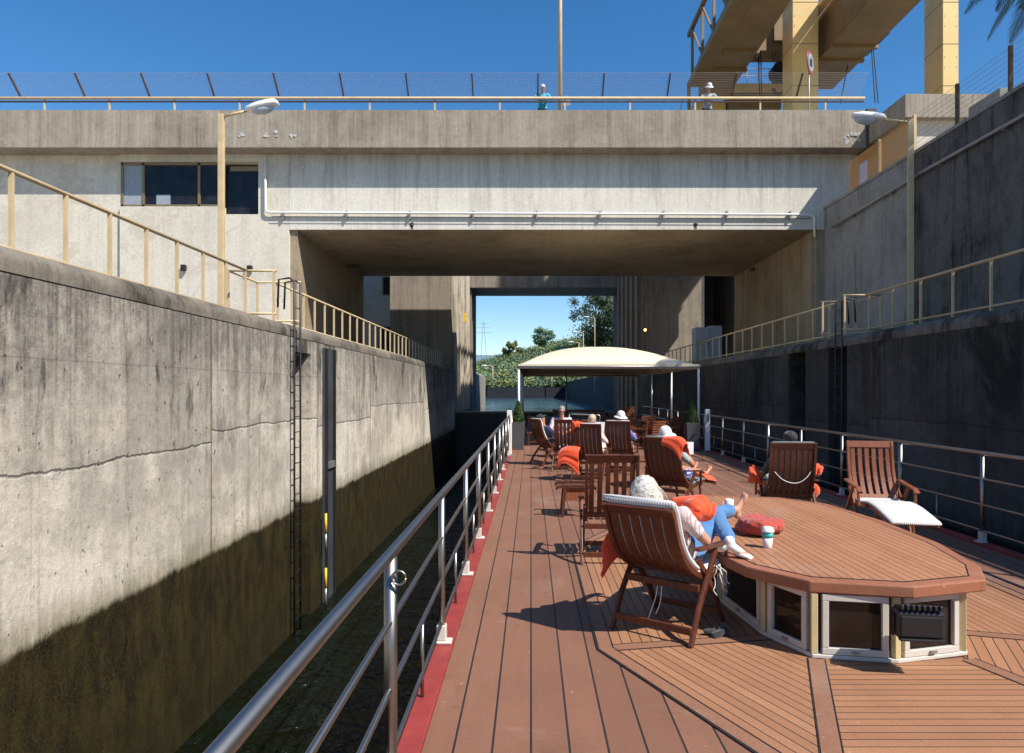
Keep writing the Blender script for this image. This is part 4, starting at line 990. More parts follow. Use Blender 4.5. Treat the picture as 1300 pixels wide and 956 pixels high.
for k in range(1, 4):
    y = cy0+(cy1-cy0)*k/4; m.tube([(cx0+(cx1-cx0)*u, y, cz+.05+.86*(1-abs(2*u-1)**2.4)**.8*(1-abs(k/2-1)**2.6)**.7-.03) for u in [i/20 for i in range(21)]], .02, 6)
m.build('roof_frame', 'galv', t, True)
for y in (21.95, 26.2, 30.4, 34.75):
    for x in (cx0+.03, cx1-.03): MB().tube([(x, y, 0), (x, y, cz+.02)], .036, 10).build('post', 'white', t, True)

# ---- planters
def planter(x, y, label):
    t = thing('planter', label, 'planter', (x, y, 0)); w_ = .21; b_ = .17
    m = MB(); m.v = [(-b_, -b_, 0), (b_, -b_, 0), (b_, b_, 0), (-b_, b_, 0), (-w_, -w_, .86), (w_, -w_, .86), (w_, w_, .86), (-w_, w_, .86), (-w_+.03, -w_+.03, .86), (w_-.03, -w_+.03, .86), (w_-.03, w_-.03, .86), (-w_+.03, w_-.03, .86), (-w_+.03, -w_+.03, .80), (w_-.03, -w_+.03, .80), (w_-.03, w_-.03, .80), (-w_+.03, w_-.03, .80)]
    m.f = [(3, 2, 1, 0), (0, 1, 5, 4), (1, 2, 6, 5), (2, 3, 7, 6), (3, 0, 4, 7), (4, 5, 9, 8), (5, 6, 10, 9), (6, 7, 11, 10), (7, 4, 8, 11), (8, 9, 13, 12), (9, 10, 14, 13), (10, 11, 15, 14), (11, 8, 12, 15), (12, 13, 14, 15)]
    m.build('pot', 'grey_pot', t, bevel=.008)
    g = np.random.default_rng(int(x*10)+50); P = []
    for i in range(5200):
        z = g.random()**1.25; r = .205*(1-z)**.75*(.72+.3*g.random())+.012; a = g.random()*6.283; P.append((r*math.cos(a), r*math.sin(a), .83+z*.70))
    leaves(P, .020, 4).build('clipped_bush', 'topiary', t); MB().tube([(0, 0, .8), (0, 0, 1.3)], .02, 6).build('stem', 'bark', t)
planter(-.40, 21.5, 'tapered grey planter with a clipped green cone at the left tent post')
planter(4.98, 21.1, 'tapered grey planter with a clipped green cone at the right tent post')

# ================================================================== DECK CHAIRS
def spline(P, n=14):
    P = [Vector(p) for p in P]; out = []
    for i in range(len(P)-1):
        a, b, c, d = P[max(i-1, 0)], P[i], P[i+1], P[min(i+2, len(P)-1)]
        for k in range(n):
            t_ = k/n; out.append(.5*((2*b)+(c-a)*t_+(2*a-5*b+4*c-d)*t_*t_+(3*b-a-3*c+d)*t_**3))
    out.append(P[-1]); return out
def back_curve(th, L=.80, J=(-.02, .43), curv=.055):
    u = Vector((0, -math.sin(th), math.cos(th))); nrm = Vector((0, -math.cos(th), -math.sin(th))); P = []
    for k in range(13):
        t_ = k/12; P.append(Vector((0, J[0], J[1]))+u*(L*t_)+nrm*(curv*math.sin(math.pi*min(1, t_*1.1))-.045*t_*t_))
    return P
def deck_chair(label, loc, rz, th=28, footrest=0., cushion=None, cush_back=True, wmat='wood', group='wooden deck chairs', seatcush=True, nsl=6, BL=.80, gap=.016, curv=.055, ext=.0, padw=.54, padt=.055):
    t = thing('deck_chair', label, 'deck chair', (loc[0], loc[1], .0065 if .48 < loc[0] < 4.45 and loc[1] < 9.7 else .001), rz, group); th = R(th); W = .29
    def pc(m, name, mat=None, bev=.006, par=None): return m.build(name, mat or wmat, par or t, bevel=bev)
    for s in (-1, 1):
        x = s*(W+.035)
        pc(MB().ribbon([(x, -.34, 0), (x, -.20, .24), (x, .02, .50), (x, .13, .635)], .03, .05), 'leg')
        pc(MB().ribbon([(x-s*.034, .36, 0), (x-s*.034, .22, .22), (x-s*.034, .0, .46), (x-s*.034, -.16, .60)], .026, .048), 'leg')
        ya = -.02-math.sin(th)*.24
        pc(MB().ribbon([(x, ya-.05, .685), (x, ya+.15, .665), (x, .16, .655), (x, .34, .640), (x, .42, .60)], .062, .024), 'armrest')
        pc(MB().ribbon([(x, .33, .635), (x-s*.0, .36, .42)], .028, .04), 'arm_support')
    pc(MB().box((0, -.30, .10), (2*W+.05, .028, .055)), 'stretcher'); pc(MB().box((0, .325, .085), (2*W-.02, .028, .05)), 'stretcher'); pc(MB().box((0, -.13, .37), (2*W+.02, .035, .055)), 'stretcher')
    bc = back_curve(th, BL, curv=curv); m = MB(); d_ = .0
    for s in (-1, 1): m.ribbon([p+Vector((s*(W-.02), 0, 0)) for p in bc], .034, .044)
    a = bc[-1]; b = bc[-2]; u = (a-b).normalized()
    m.beam(a+Vector((-W+.035, 0, 0))-u*.045, a+Vector((W-.035, 0, 0))-u*.045, .026, .088, u)
    c = bc[1]; m.beam(c+Vector((-W+.035, 0, 0)), c+Vector((W-.035, 0, 0)), .026, .06, (bc[2]-bc[1]).normalized())
    for k in range(nsl):
        x = (k-(nsl-1)/2)*(2*W-.11)/(nsl-.55); m.ribbon([p+Vector((x, 0, 0)) for p in bc[1:-1]], (2*W-.11)/(nsl-.55)-gap, .012)
    pc(m, 'backrest', bev=.004)
    sp = [(0, -.03, .425), (0, .12, .405), (0, .30, .425), (0, .46, .445)]; m = MB(); sc_ = spline(sp, 5)
    for s in (-1, 1): m.ribbon([p+Vector((s*(W-.02), 0, 0)) for p in sc_], .032, .042)
    for k in range(7): x = (k-3)*.072; m.ribbon([p+Vector((x, 0, .004)) for p in sc_], .05, .012)
    m.box((0, .455, .44), (2*W-.06, .03, .04)); pc(m, 'seat', bev=.004)
    if footrest:
        F0 = [(0, .48, .445), (0, .70, .435), (0, .95, .40), (0, .48+footrest, .355)]; fc = spline(F0, 4); m = MB()
        for s in (-1, 1): m.ribbon([p+Vector((s*(W-.05), 0, 0)) for p in fc], .03, .036)
        for k in range(6): x = (k-2.5)*.075; m.ribbon([p+Vector((x, 0, .004)) for p in fc], .045, .012)
        fo = pc(m, 'footrest', bev=.004)
        for s in (-1, 1): pc(MB().ribbon([(s*(W-.09), .66, 0), (s*(W-.09), .58, .42)], .026, .04), 'footrest_leg')
    if cushion:
        n_ = lambda P, k: ((P[min(k+1, len(P)-1)]-P[max(k-1, 0)]).normalized().cross(Vector((-1, 0, 0)))).normalized()
        def pad(path, name, wd, th_, off, ext=0):
            P = [Vector(p) for p in path]; m = MB(); nn = 14; k0 = 0; q = []
            for i, p in enumerate(P):
                nr = n_(P, i); 
                if nr.z < 0 and abs(nr.z) > .3: nr = -nr
                if abs(nr.z) <= .3 and nr.y < 0: nr = -nr
                e = .5 if i in (0, len(P)-1) else 1
                for j in range(nn):
                    a = 2*math.pi*j/nn; ca, sa = math.cos(a), math.sin(a); ca = math.copysign(abs(ca)**.35, ca); sa = math.copysign(abs(sa)**.7, sa)
                    m.v.append(tuple(p+nr*(off+th_/2+sa*th_/2*e)+Vector((ca*wd/2*(1 if e == 1 else .97), 0, 0))))
            for i in range(len(P)-1):
                for j in range(nn): a, b = i*nn+j, i*nn+(j+1) % nn; m.f.append((a, b, b+nn, a+nn))
            m.f.append(tuple(range(nn))[::-1]); m.f.append(tuple((len(P)-1)*nn+j for j in range(nn)))
            return m.build(name, cushion, t, True)
        if cush_back:
            P = bc[1:]; u = (P[-1]-P[-2]).normalized(); P = P+([P[-1]+u*ext] if ext else []); pad(P, 'back_cushion', padw, padt, .012)
        if seatcush: pad([p+Vector((0, .0, 0)) for p in (sc_[1:]+(fc[1:]+[fc[-1]+Vector((0, .03, -.01))] if footrest else []))], 'seat_cushion', .53, .05, .014)
    return t
# ================================================================== PEOPLE
def remesh(o, v, smooth=4):
    r = o.modifiers.new('r', 'REMESH'); r.mode = 'VOXEL'; r.voxel_size = v; r.use_smooth_shade = True
    s = o.modifiers.new('s', 'CORRECTIVE_SMOOTH' if 0 else 'SMOOTH'); s.iterations = smooth; s.factor = .5
    return o
def basis(up, fwd):
    z = Vector(up).normalized(); x = Vector(fwd).cross(z).normalized(); y = z.cross(x); return Matrix((x, y, z)).transposed()   # columns x,y,z
def hand(m, wrist, direc, palmn, curl=.35, s=1., side=1):
    d = Vector(direc).normalized(); pn = Vector(palmn); pn = (pn-d*pn.dot(d)).normalized(); x = d.cross(pn)*side
    Rm = Matrix((x, d, pn)).transposed(); w_ = Vector(wrist)
    m.ell(w_+d*.045*s, (.040*s, .052*s, .016*s), Rm, 12, 8)
    for k, (off, L, r) in enumerate(((-.030, .070, .0085), (-.010, .080, .009), (.011, .074, .0088), (.030, .058, .0078))):
        p = w_+d*.085*s+x*off*s*1.05; dd = d.copy(); a = p
        for j, f in enumerate((.45, .32, .23)):
            dd = (Matrix.Rotation(0, 3, 'X') @ dd+pn*math.tan(curl*(.5+.4*j))*.9).normalized(); b = a+dd*L*f*s*1.1; m.cap(a, b, r*s*(1-.08*j), r*s*(.95-.1*j), 8); a = b
    a = w_+d*.025*s-x*.030*s; b = a+(d*.6-x*.75+pn*.2).normalized()*.036*s; c = b+(d*.9-x*.25+pn*.45).normalized()*.034*s
    m.cap(a, b, .013*s, .0105*s, 8); m.cap(b, c, .0105*s, .009*s, 8)
def foot(m, ankle, toe_dir, up, s=1.):
    d = Vector(toe_dir).normalized(); u = Vector(up); u = (u-d*u.dot(d)).normalized(); x = d.cross(u); Rm = Matrix((x, d, u)).transposed(); a = Vector(ankle)
    m.ell(a-d*.035*s-u*.045*s, (.032*s, .04*s, .034*s), Rm); m.cap(a-u*.02*s, a+d*.10*s-u*.052*s, .034*s, .024*s, 12); m.ell(a+d*.11*s-u*.058*s, (.044*s, .06*s, .020*s), Rm)
    for k, (o_, L, r) in enumerate(((-.030, .05, .013), (-.011, .046, .010), (.005, .042, .0095), (.020, .037, .009), (.034, .030, .0085))):
        p = a+d*.140*s-u*.060*s+x*o_*s; m.cap(p-d*.01, p+d*(L-.012)*s*.75-u*.004, r*s, r*s*.85, 8)
def person(label, loc, rz, J, skin_='skin', top=None, sleeves=.55, bottom=None, legs=1., hair=None, hairstyle='short', hat=None, cap_=None, shades=False, v=.009, s=1., socks=None, face=True):
    t = thing('person', label, 'person', loc, rz); V = {k: Vector(p) for k, p in J.items() if k not in ('hands', 'hat_tilt')}
    hd, nk, ch, pv = V['head'], V['neck'], V['chest'], V['pelvis']; f = Vector(J.get('face', (0, 1, 0))).normalized(); upv = (hd-nk).normalized()
    sl, sr = V['shl'], V['shr']; ax = (sr-sl).normalized(); spine = (nk-pv).normalized(); fr = ax.cross(spine)*-1
    Rt = Matrix((ax, spine.cross(ax), spine)).transposed()
    m = MB()
    def torso(m, g=0.):
        m.ell(pv, (.165*s+g, .115*s+g, .12*s+g), Rt); m.ell(pv.lerp(ch, .5), (.145*s+g, .105*s+g, .16*s+g), Rt); m.ell(ch, (.165*s+g, .115*s+g, .16*s+g), Rt)
        m.cap(sl.lerp(ch, .12)-spine*.01, sr.lerp(ch, .12)-spine*.01, .062*s+g, .062*s+g)
    torso(m); m.cap(nk-spine*.05, nk.lerp(hd, .55), .062*s, .054*s)
    # head: skull, jaw, nose, ears, brow
    Rh = basis(upv, f); Y = Rh.col[1]; X = Rh.col[0]; Z = Rh.col[2]; hs_ = s
    def hp(x, y, z): return hd+X*x*hs_+Y*y*hs_+Z*z*hs_
    m.ell(hp(0, -.012, .03), (.075*hs_, .095*hs_, .088*hs_), Rh); m.ell(hp(0, .022, -.045), (.056*hs_, .066*hs_, .062*hs_), Rh); m.cap(hp(0, .066, -.088), hp(0, .05, -.07), .020*hs_, .03*hs_)
    m.cap(hp(0, .082, .016), hp(0, .106, -.024), .009*hs_, .014*hs_, 8); m.cap(hp(-.03, .077, .026), hp(.03, .077, .026), .012*hs_, .012*hs_, 8)
    m.cap(hp(-.018, .083, -.055), hp(.018, .083, -.055), .008*hs_, .008*hs_, 8)
    for e in (-1, 1): m.ell(hp(e*.076, -.008, -.005), (.010*hs_, .020*hs_, .032*hs_), Rh)
    hands = J.get('hands', {})
    for q, S in (('l', sl), ('r', sr)):
        el, wr = V['el'+q], V['wr'+q]; m.cap(S, el, .050*s, .040*s); m.cap(el, el.lerp(wr, .35), .040*s, .040*s); m.cap(el.lerp(wr, .35), wr, .040*s, .026*s)
        hd_ = hands.get(q, ((wr-el), (0, 0, -1), .45)); hand(m, wr, hd_[0], hd_[1], hd_[2], s, 1 if q == 'r' else -1)
    for q in 'lr':
        H, K, A = V['hi'+q], V['kn'+q], V['an'+q]; m.cap(H, K, .082*s, .056*s); m.cap(K, K.lerp(A, .35), .054*s, .056*s); m.cap(K.lerp(A, .35), A, .056*s, .034*s)
        foot(m, A, V.get('to'+q, Vector((0, .4, 1))), V.get('up'+q, Vector((0, -1, .4))), s)
    remesh(m.build('body', skin_, t, True), v)
    if top:
        c = MB(); torso(c, .016)
        for q, S in (('l', sl), ('r', sr)):
            el, wr = V['el'+q], V['wr'+q]; k = min(sleeves, .5)*2; e = S.lerp(el, k); c.cap(S, e, .066*s, .054*s)
            if sleeves > .5: c.cap(el, el.lerp(wr, (sleeves-.5)*2), .052*s, .042*s)
        o = remesh(c.build('shirt', top, t, True), v, 2)
        tx = bpy.data.textures.get('cloth_folds') or bpy.data.textures.new('cloth_folds', 'CLOUDS'); tx.noise_scale = .07; d = o.modifiers.new('d', 'DISPLACE'); d.texture = tx; d.strength = .018; d.mid_level = .4
    if bottom:
        c = MB(); c.ell(pv-spine*.02, (.182*s, .132*s, .125*s), Rt)
        for q in 'lr':
            H, K, A = V['hi'+q], V['kn'+q], V['an'+q]; k = min(legs, .5)*2; c.cap(H, H.lerp(K, k), .098*s, (.098-.026*k)*s)
            if legs > .5: c.cap(K, K.lerp(A, (legs-.5)*2), .070*s, .056*s)
        o = remesh(c.build('trousers' if legs > .5 else 'shorts', bottom, t, True), v, 2)
        tx = bpy.data.textures.get('cloth_folds'); 
        if tx: d = o.modifiers.new('d', 'DISPLACE'); d.texture = tx; d.strength = .018; d.mid_level = .4
    if socks:
        for q in socks[1]:
            c = MB(); A = V['an'+q]; foot(c, A, V['to'+q], V['up'+q], s*1.16); c.cap(A.lerp(V['kn'+q], .22), A, .043*s, .042*s); remesh(c.build('sock', socks[0], t, True), .008, 3)
    if hair:
        c = MB(); q = random.Random(4)
        if hairstyle == 'long':
            hs0 = s; s = s*1.22
            c.ell(hp(0, -.022, .045), (.086*s, .100*s, .088*s), Rh); c.ell(hp(0, -.055, -.03), (.092*s, .075*s, .085*s), Rh)
            o = c.build('hair', hair, t, True); remesh(o, .008, 3)
            st = MB()
            for i in range(430):
                a = q.uniform(0, 6.283); e0 = 1.5-q.random()**1.5*1.1; P = []; L = q.uniform(1.0, 1.9); w0 = q.uniform(0, 6.28); rr0 = q.uniform(.99, 1.07)
                front = abs((a-math.pi/2+math.pi) % (2*math.pi)-math.pi) < .75
                for k in range(11):
                    e = e0-L*k/10; e = max(e, .35 if front else -1.05-.02*k); r = rr0+.035*math.sin(k*.9+w0*.3+a*3); a2 = a+.16*math.sin(k*.75+a*5+w0*.25)
                    if e > 0: P.append(hp(.092*r*math.cos(e)*math.cos(a2), -.022+.106*r*math.cos(e)*math.sin(a2), .045+.094*r*math.sin(e)))
                    else: P.append(hp(.092*r*math.cos(a2)*(1+.12*e*e), -.03+.106*r*math.sin(a2)*.95, .045+.115*e))
                st.tube(P, .0062, 5, .0018)
            st.build('hair_strands', hair, t, True); s = hs0
        else:
            c.ell(hp(0, -.022, .042), (.083*s, .098*s, .088*s), Rh); c.ell(hp(0, -.045, .0), (.080*s, .070*s, .07*s), Rh); remesh(c.build('hair', hair, t, True), .010, 2)
            o = t.children[-1] if 0 else None
    if hat:   # soft sun hat
        c = MB(); Mh = Rh @ Matrix.Rotation(R(J.get('hat_tilt', -8)), 3, 'X')
        c.lathe([(.0, .150), (.03, .148), (.06, .132), (.085, .10), (.098, .045), (.100, .03), (.135, .015), (.158, -.006), (.155, -.012), (.13, .008), (.098, .022), (.09, .04), (.078, .09), (.0, .135)], hp(0, -.008, .03), 24, Mh*s)
        c.build('hat', hat, t, True)
    if cap_:
        c = MB(); c.ell(hp(0, -.014, .052), (.088*s, .104*s, .078*s), Rh); c.ell(hp(0, .105, .052), (.062*s, .07*s, .010*s), Rh); remesh(c.build('cap', cap_, t, True), .008, 2)
    if face and not shades:
        c = MB()
        for e in (-1, 1): c.ell(hp(e*.030, .083, .008), (.012*s, .006*s, .007*s), Rh)
        c.build('eyes', 'dark_cloth', t, True)
    if shades:
        c = MB()
        for e in (-1, 1): c.ell(hp(e*.034, .092, .010), (.030*s, .008*s, .020*s), Rh)
        c.cap(hp(-.02, .097, .014), hp(.02, .097, .014), .004, .004, 6)
        for e in (-1, 1): c.cap(hp(e*.066, .085, .014), hp(e*.080, -.01, .01), .003, .003, 6)
        c.build('sunglasses', 'rubber', t, True)
    return t
def recline(th, x=0., slump=.0, lk=None, **k):
    """sitting pose in deck chair coordinates: th = back angle"""
    u = Vector((0, -math.sin(th), math.cos(th))); n = Vector((0, math.cos(th), math.sin(th))); H = Vector((x, .10, .545))
    J = dict(pelvis=H, chest=H+u*.33-n*.0, neck=H+u*.52+n*.02, head=H+u*.66+n*.05, hil=H+Vector((-.09, .03, -.01)), hir=H+Vector((.09, .03, -.01)))
    J['shl'] = J['chest']+u*.11+Vector((-.19, 0, 0)); J['shr'] = J['chest']+u*.11+Vector((.19, 0, 0)); J['face'] = (0, math.cos(th*.6), math.sin(th*.3))
    return J

def loc_of(t, p):   # world -> chair-local
    M_ = Matrix.Translation(t.location) @ Matrix.Rotation(t.rotation_euler.z, 4, 'Z'); return M_.inverted() @ Vector(p)

# --- chair 1, nearest, with the silver haired woman
c1 = deck_chair('nearest deck chair with a white striped cushion, seen from behind, holding the silver haired woman', (1.09, 5.36), R(-37), 46, cushion=M['cushion'], BL=.79, curv=.09, ext=.03, padw=.60, padt=.07)
th = R(44); J = recline(th); L = lambda *p: loc_of(c1, p)
J['hil'] = Vector((-.09, .16, .55)); J['hir'] = Vector((.10, .16, .55)); J['pelvis'] = Vector((0, .12, .56))
J['head'] = J['head']+Vector((-.03, .02, .03)); J['neck'] += Vector((0, .03, .07)); J['shl'] += Vector((0, .03, .05)); J['shr'] += Vector((0, .03, .05)); J['chest'] += Vector((0, .03, .05))
J.update(knl=L(1.44, 5.86, .76), anl=L(1.80, 6.03, .80), knr=L(1.56, 5.74, .80), anr=L(1.56, 5.36, .665))
J['tol'] = L(1.86, 6.05, .98)-L(1.80, 6.03, .80); J['upl'] = L(1.2, 5.8, .85)-L(1.80, 6.03, .80)
J['tor'] = L(1.80, 5.30, .60)-L(1.56, 5.36, .665); J['upr'] = Vector((0, 0, 1))
J['ell'] = Vector((-.27, .0, .72)); J['wrl'] = Vector((-.08, .20, .72)); J['elr'] = Vector((.29, .02, .70)); J['wrr'] = Vector((.08, .22, .74))
J['hands'] = {'l': ((.6, .4, 0), (0, 0, -1), .4), 'r': ((-.6, .4, 0), (0, 0, -1), .4)}
person('silver haired woman in a striped top and jeans reclining in the nearest deck chair', c1.location, c1.rotation_euler.z, J, 'skin', 'shirt_pale', .3, 'jeans', .93, 'hair_silver', 'long', v=.008, socks=('hat_white', 'r'))
# orange towels of chair 1
def drape(name, pts_rows, mat, label, cat='towel', th_=.014, seed=1, fold=.02):
    """cloth through a grid of control points"""
    rows = [spline(r, 8) for r in pts_rows]; cols = list(zip(*rows)); G = [spline(c, 6) for c in cols]; q = random.Random(seed); m = MB(); nr = len(G[0]); nc = len(G)
    for i, c in enumerate(G):
        for j, p in enumerate(c): k = fold*(math.sin(i*.55+seed)+.6*math.sin(i*1.3+j*.15)); m.v.append((p.x+k*.6, p.y+k*.6, p.z+.3*k))
    for i in range(nc-1):
        for j in range(nr-1): a = i*nr+j; m.f.append((a, a+1, a+nr+1, a+nr))
    o = m.build(name, mat, None, True); s_ = o.modifiers.new('s', 'SOLIDIFY'); s_.thickness = th_; s_.offset = 0; sb = o.modifiers.new('b', 'SUBSURF'); sb.levels = 1; sb.render_levels = 1
    tag(o, label, cat); return o
W1 = lambda x, y, z: tuple(Matrix.Translation(c1.location) @ Matrix.Rotation(c1.rotation_euler.z, 4, 'Z') @ Vector((x, y, z)))
WT = lambda x, y, z: W1(x-.06, y-.13, z)
drape('orange_towel', [[WT(-.22, -.14, .70), WT(-.33, -.13, .72), WT(-.375, -.14, .66), WT(-.39, -.15, .45), WT(-.385, -.15, .36)], [WT(-.22, .02, .70), WT(-.33, .03, .715), WT(-.38, .04, .64), WT(-.40, .03, .52), WT(-.39, .02, .45)], [WT(-.23, .16, .69), WT(-.32, .19, .70), WT(-.37, .20, .62), WT(-.38, .20, .56), WT(-.37, .19, .52)]], 'orange', 'orange towel hanging over the left arm of the nearest deck chair', fold=.018)
m = MB(); c = Vector(W1(.25, -.02, .94)); rzm = Matrix.Rotation(c1.rotation_euler.z, 3, 'Z')
P = []
for i in range(60):
    a = i*.33; r = .02+.0015*i; P.append(c+rzm @ Vector((r*math.cos(a)*.8, (i-30)*.0022, r*math.sin(a)*.72)))
m.tube(P, .032, 8); m.cap(c+rzm @ Vector((-.20, .03, .03)), c+rzm @ Vector((.0, .04, .05)), .045, .06)
m.cap(c+rzm @ Vector((-.02, .08, -.02)), c+rzm @ Vector((-.02, -.03, -.02)), .08, .07); m.cap(c+rzm @ Vector((-.12, .05, .0)), c+rzm @ Vector((-.02, -.02, .02)), .07, .07)
o = m.build('orange_scarf', 'orange', None, True); remesh(o, .009, 2); tag(o, 'thick orange scarf wound at the shoulder of the silver haired woman', 'scarf')
m = MB(); q = random.Random(2)
for k in range(5):
    x0 = Vector((.335, .10+.02*k, .50)); P = [x0]; 
    for i in range(6): P.append(P[-1]+Vector((q.uniform(-.02, .03), q.uniform(-.03, .03), -.03+q.uniform(-.015, .01))))
    m.tube(spline(P, 3), .0035, 5)
m.tube(spline([(-.05, -.10, .38), (-.06, -.12, .25), (-.09, -.14, .14), (-.12, -.15, .05)], 4), .004, 5); m.tube(spline([(-.02, -.10, .38), (-.02, -.12, .22), (-.05, -.14, .12)], 4), .004, 5)
m.build('ties', 'hat_white', c1, True)
o = crumple('sandal', (1.42, 5.15, .008), (.10, .24, .07), 'dark_cloth', 'black sandals lying on the deck under the nearest chair', 'sandals', 5, -.9, 7)

# --- chair 2, empty slatted, behind chair 1
c2 = deck_chair('empty slatted deck chair without cushion, directly behind the silver haired woman', (.88, 7.55), R(-3), 25, BL=.79, gap=.034)
t = thing('footstool', 'low slatted wooden footstool with dark rounded rails left of the empty slatted chair', 'footstool', (.66, 10.2, 0))
for y in (-.22, .22):
    MB().ribbon(spline([(-.28, y, .42), (-.22, y, .45), (.22, y, .45), (.28, y, .42)], 4), .045, .045, (0, 1, 0)).build('rail', 'wood_dark', t, bevel=.01)
    for x in (-.20, .20): MB().beam((x, y, .0), (x*.8, y, .43), .04, .04).build('leg', 'wood', t)
for y in (-.22, .22): MB().box((0, y, .30), (.36, .022, .12)).build('apron', 'wood_light', t)
m = MB()
for i in range(5): m.box((-.16+i*.08, 0, .415), (.065, .42, .016))
m.build('slats', 'wood_light', t)

# --- chair 3, white hat reader
c3 = deck_chair('deck chair with grey cushion and orange towel over its back, under the white hat reader', (2.10, 10.25), R(-38), 27, footrest=.62, cushion=M['cushion_grey'])
J = recline(R(27)); J.update(ell=(-.26, .12, .72), wrl=(-.05, .34, .88), elr=(.28, .16, .74), wrr=(.08, .36, .90), knl=(-.10, .56, .62), anl=(-.09, .98, .56), knr=(.10, .56, .60), anr=(.12, .99, .52), tol=(-.02, .4, 1), upl=(0, -1, .4), tor=(.15, .5, .9), upr=(0, -1, .4), face=(0, .95, -.3), hat_tilt=-4)
J['hands'] = {'l': ((.3, .6, .3), (.4, 0, .8), .5), 'r': ((-.2, .6, .3), (-.4, 0, .8), .5)}
person('barefoot person in a white sun hat and patterned shorts reading a book', c3.location, c3.rotation_euler.z, J, 'skin_tan', 'shirt_check', .28, 'shorts_pat', .33, 'hair_grey', hat='hat_white')
W3 = lambda x, y, z: tuple(Matrix.Translation(c3.location) @ Matrix.Rotation(c3.rotation_euler.z, 4, 'Z') @ Vector((x, y, z)))
t = thing('open_book', 'open white paperback held up by the reader in the white hat', 'book', W3(.02, .44, .96), c3.rotation_euler.z)
for s in (-1, 1):
    MB().box((s*.068, s*0, 0), (.135, .016, .20), Matrix.Rotation(s*R(22), 3, 'Z') @ Matrix.Rotation(R(-20), 3, 'X')).build('pages', 'white', t, bevel=.003)
drape('orange_towel', [[W3(.06, -.45, 1.06), W3(.07, -.39, 1.17), W3(.08, -.29, 1.14), W3(.09, -.24, 1.02)], [W3(.20, -.45, 1.02), W3(.20, -.39, 1.175), W3(.21, -.29, 1.15), W3(.22, -.22, .98)], [W3(.31, -.44, .92), W3(.33, -.38, 1.16), W3(.34, -.28, 1.13), W3(.34, -.20, .94)], [W3(.35, -.42, .84), W3(.40, -.37, 1.08), W3(.42, -.30, 1.04), W3(.42, -.24, .9)]], 'orange', 'orange towel over the back corner of the white hat reader’s chair'.replace('’', "'"), fold=.012)
drape('orange_towel', [[W3(-.24, .62, .52), W3(-.1, .62, .535), W3(.05, .63, .53), W3(.2, .64, .535), W3(.30, .66, .47)], [W3(-.24, .8, .50), W3(-.1, .8, .51), W3(.05, .81, .505), W3(.22, .82, .51), W3(.31, .84, .44)], [W3(-.22, .98, .475), W3(-.1, .98, .48), W3(.05, .99, .475), W3(.22, 1.0, .48), W3(.30, 1.0, .41)]], 'orange', 'orange towel spread under the bare legs of the white hat reader', fold=.008)

# --- chair 4, dark back right side, cap
c4 = deck_chair('dark closed back deck chair in front of the right railing, person in a black cap', (3.38, 9.0), R(-6), 24, cushion=M['cushion_grey'], wmat='wood_dark', nsl=7)
MB().tube(spline([(-.27, -.22, .86), (-.12, -.25, .70), (.05, -.25, .66), (.18, -.25, .74), (.28, -.22, .90)], 6), .005, 6).build('cord', 'white', c4, True)
J = recline(R(24)); J.update(ell=(-.30, .05, .74), wrl=(-.28, .30, .72), elr=(.36, .06, .76), wrr=(.30, .32, .70), knl=(-.12, .58, .66), anl=(-.12, .80, .30), knr=(.14, .60, .66), anr=(.16, .84, .30), tol=(0, 1, -.2), upl=(0, 0, 1), tor=(.1, 1, -.2), upr=(0, 0, 1))
J['head'] = J['head']+Vector((0, 0, .03))
person('person in a black cap hidden behind the dark chair back, dark and orange clothes', c4.location, c4.rotation_euler.z, J, 'skin_tan', 'shirt_grey', .35, 'shirt_check', .4, 'hair_dark', cap_='dark_cloth')
W4 = lambda x, y, z: tuple(Matrix.Translation(c4.location) @ Matrix.Rotation(c4.rotation_euler.z, 4, 'Z') @ Vector((x, y, z)))
crumple('orange_towel', W4(-.40, .02, .62), (.14, .2, .26), 'orange', 'orange towel bunched on the left arm of the dark backed chair', 'towel', 8, 0, 7)
crumple('orange_towel', W4(.40, .16, .44), (.20, .25, .22), 'orange', 'bright orange towel bundled at the right side of the dark backed chair', 'towel', 9, 0, 8)
crumple('orange_towel', W4(.34, -.06, .72), (.14, .22, .22), 'orange', 'orange cloth at the elbow of the person in the black cap', 'towel', 10, 0, 7)

# --- chair 5, empty facing the camera
c5 = deck_chair('empty deck chair by the right railing facing the camera, white striped cushion on its footrest', (4.42, 8.72), R(180-9), 24, footrest=.74, cushion=M['cushion'], cush_back=False, wmat='wood_light', gap=.032)

# --- left row
def row_chair(label, x, y, deg, th=26, cu='cushion', **k): return deck_chair(label, (x, y), R(deg), th, cushion=M[cu] if cu else None, **k)
c6 = row_chair('deck chair turned sideways near the left planter, person in a dark cap', .42, 17.1, -62, 30)
J = recline(R(30)); J.update(ell=(-.25, .08, .74), wrl=(-.1, .32, .74), elr=(.27, .08, .74), wrr=(.1, .34, .74), knl=(-.12, .52, .66), anl=(-.12, .76, .30), knr=(.12, .52, .66), anr=(.12, .78, .30), tol=(0, 1, -.1), upl=(0, 0, 1), tor=(0, 1, -.1), upr=(0, 0, 1))
person('person in a dark cap and navy clothes sitting sideways near the left planter', c6.location, c6.rotation_euler.z, J, 'skin_tan', 'navy', .8, 'navy', .9, 'hair_dark', cap_='dark_cloth', v=.012)
c7 = row_chair('slatted deck chair in front of the man with sunglasses', .86, 15.9, -10, 22, None)
c8 = row_chair('slatted deck chair of the blond person holding a paper', 1.24, 14.1, -20, 24)
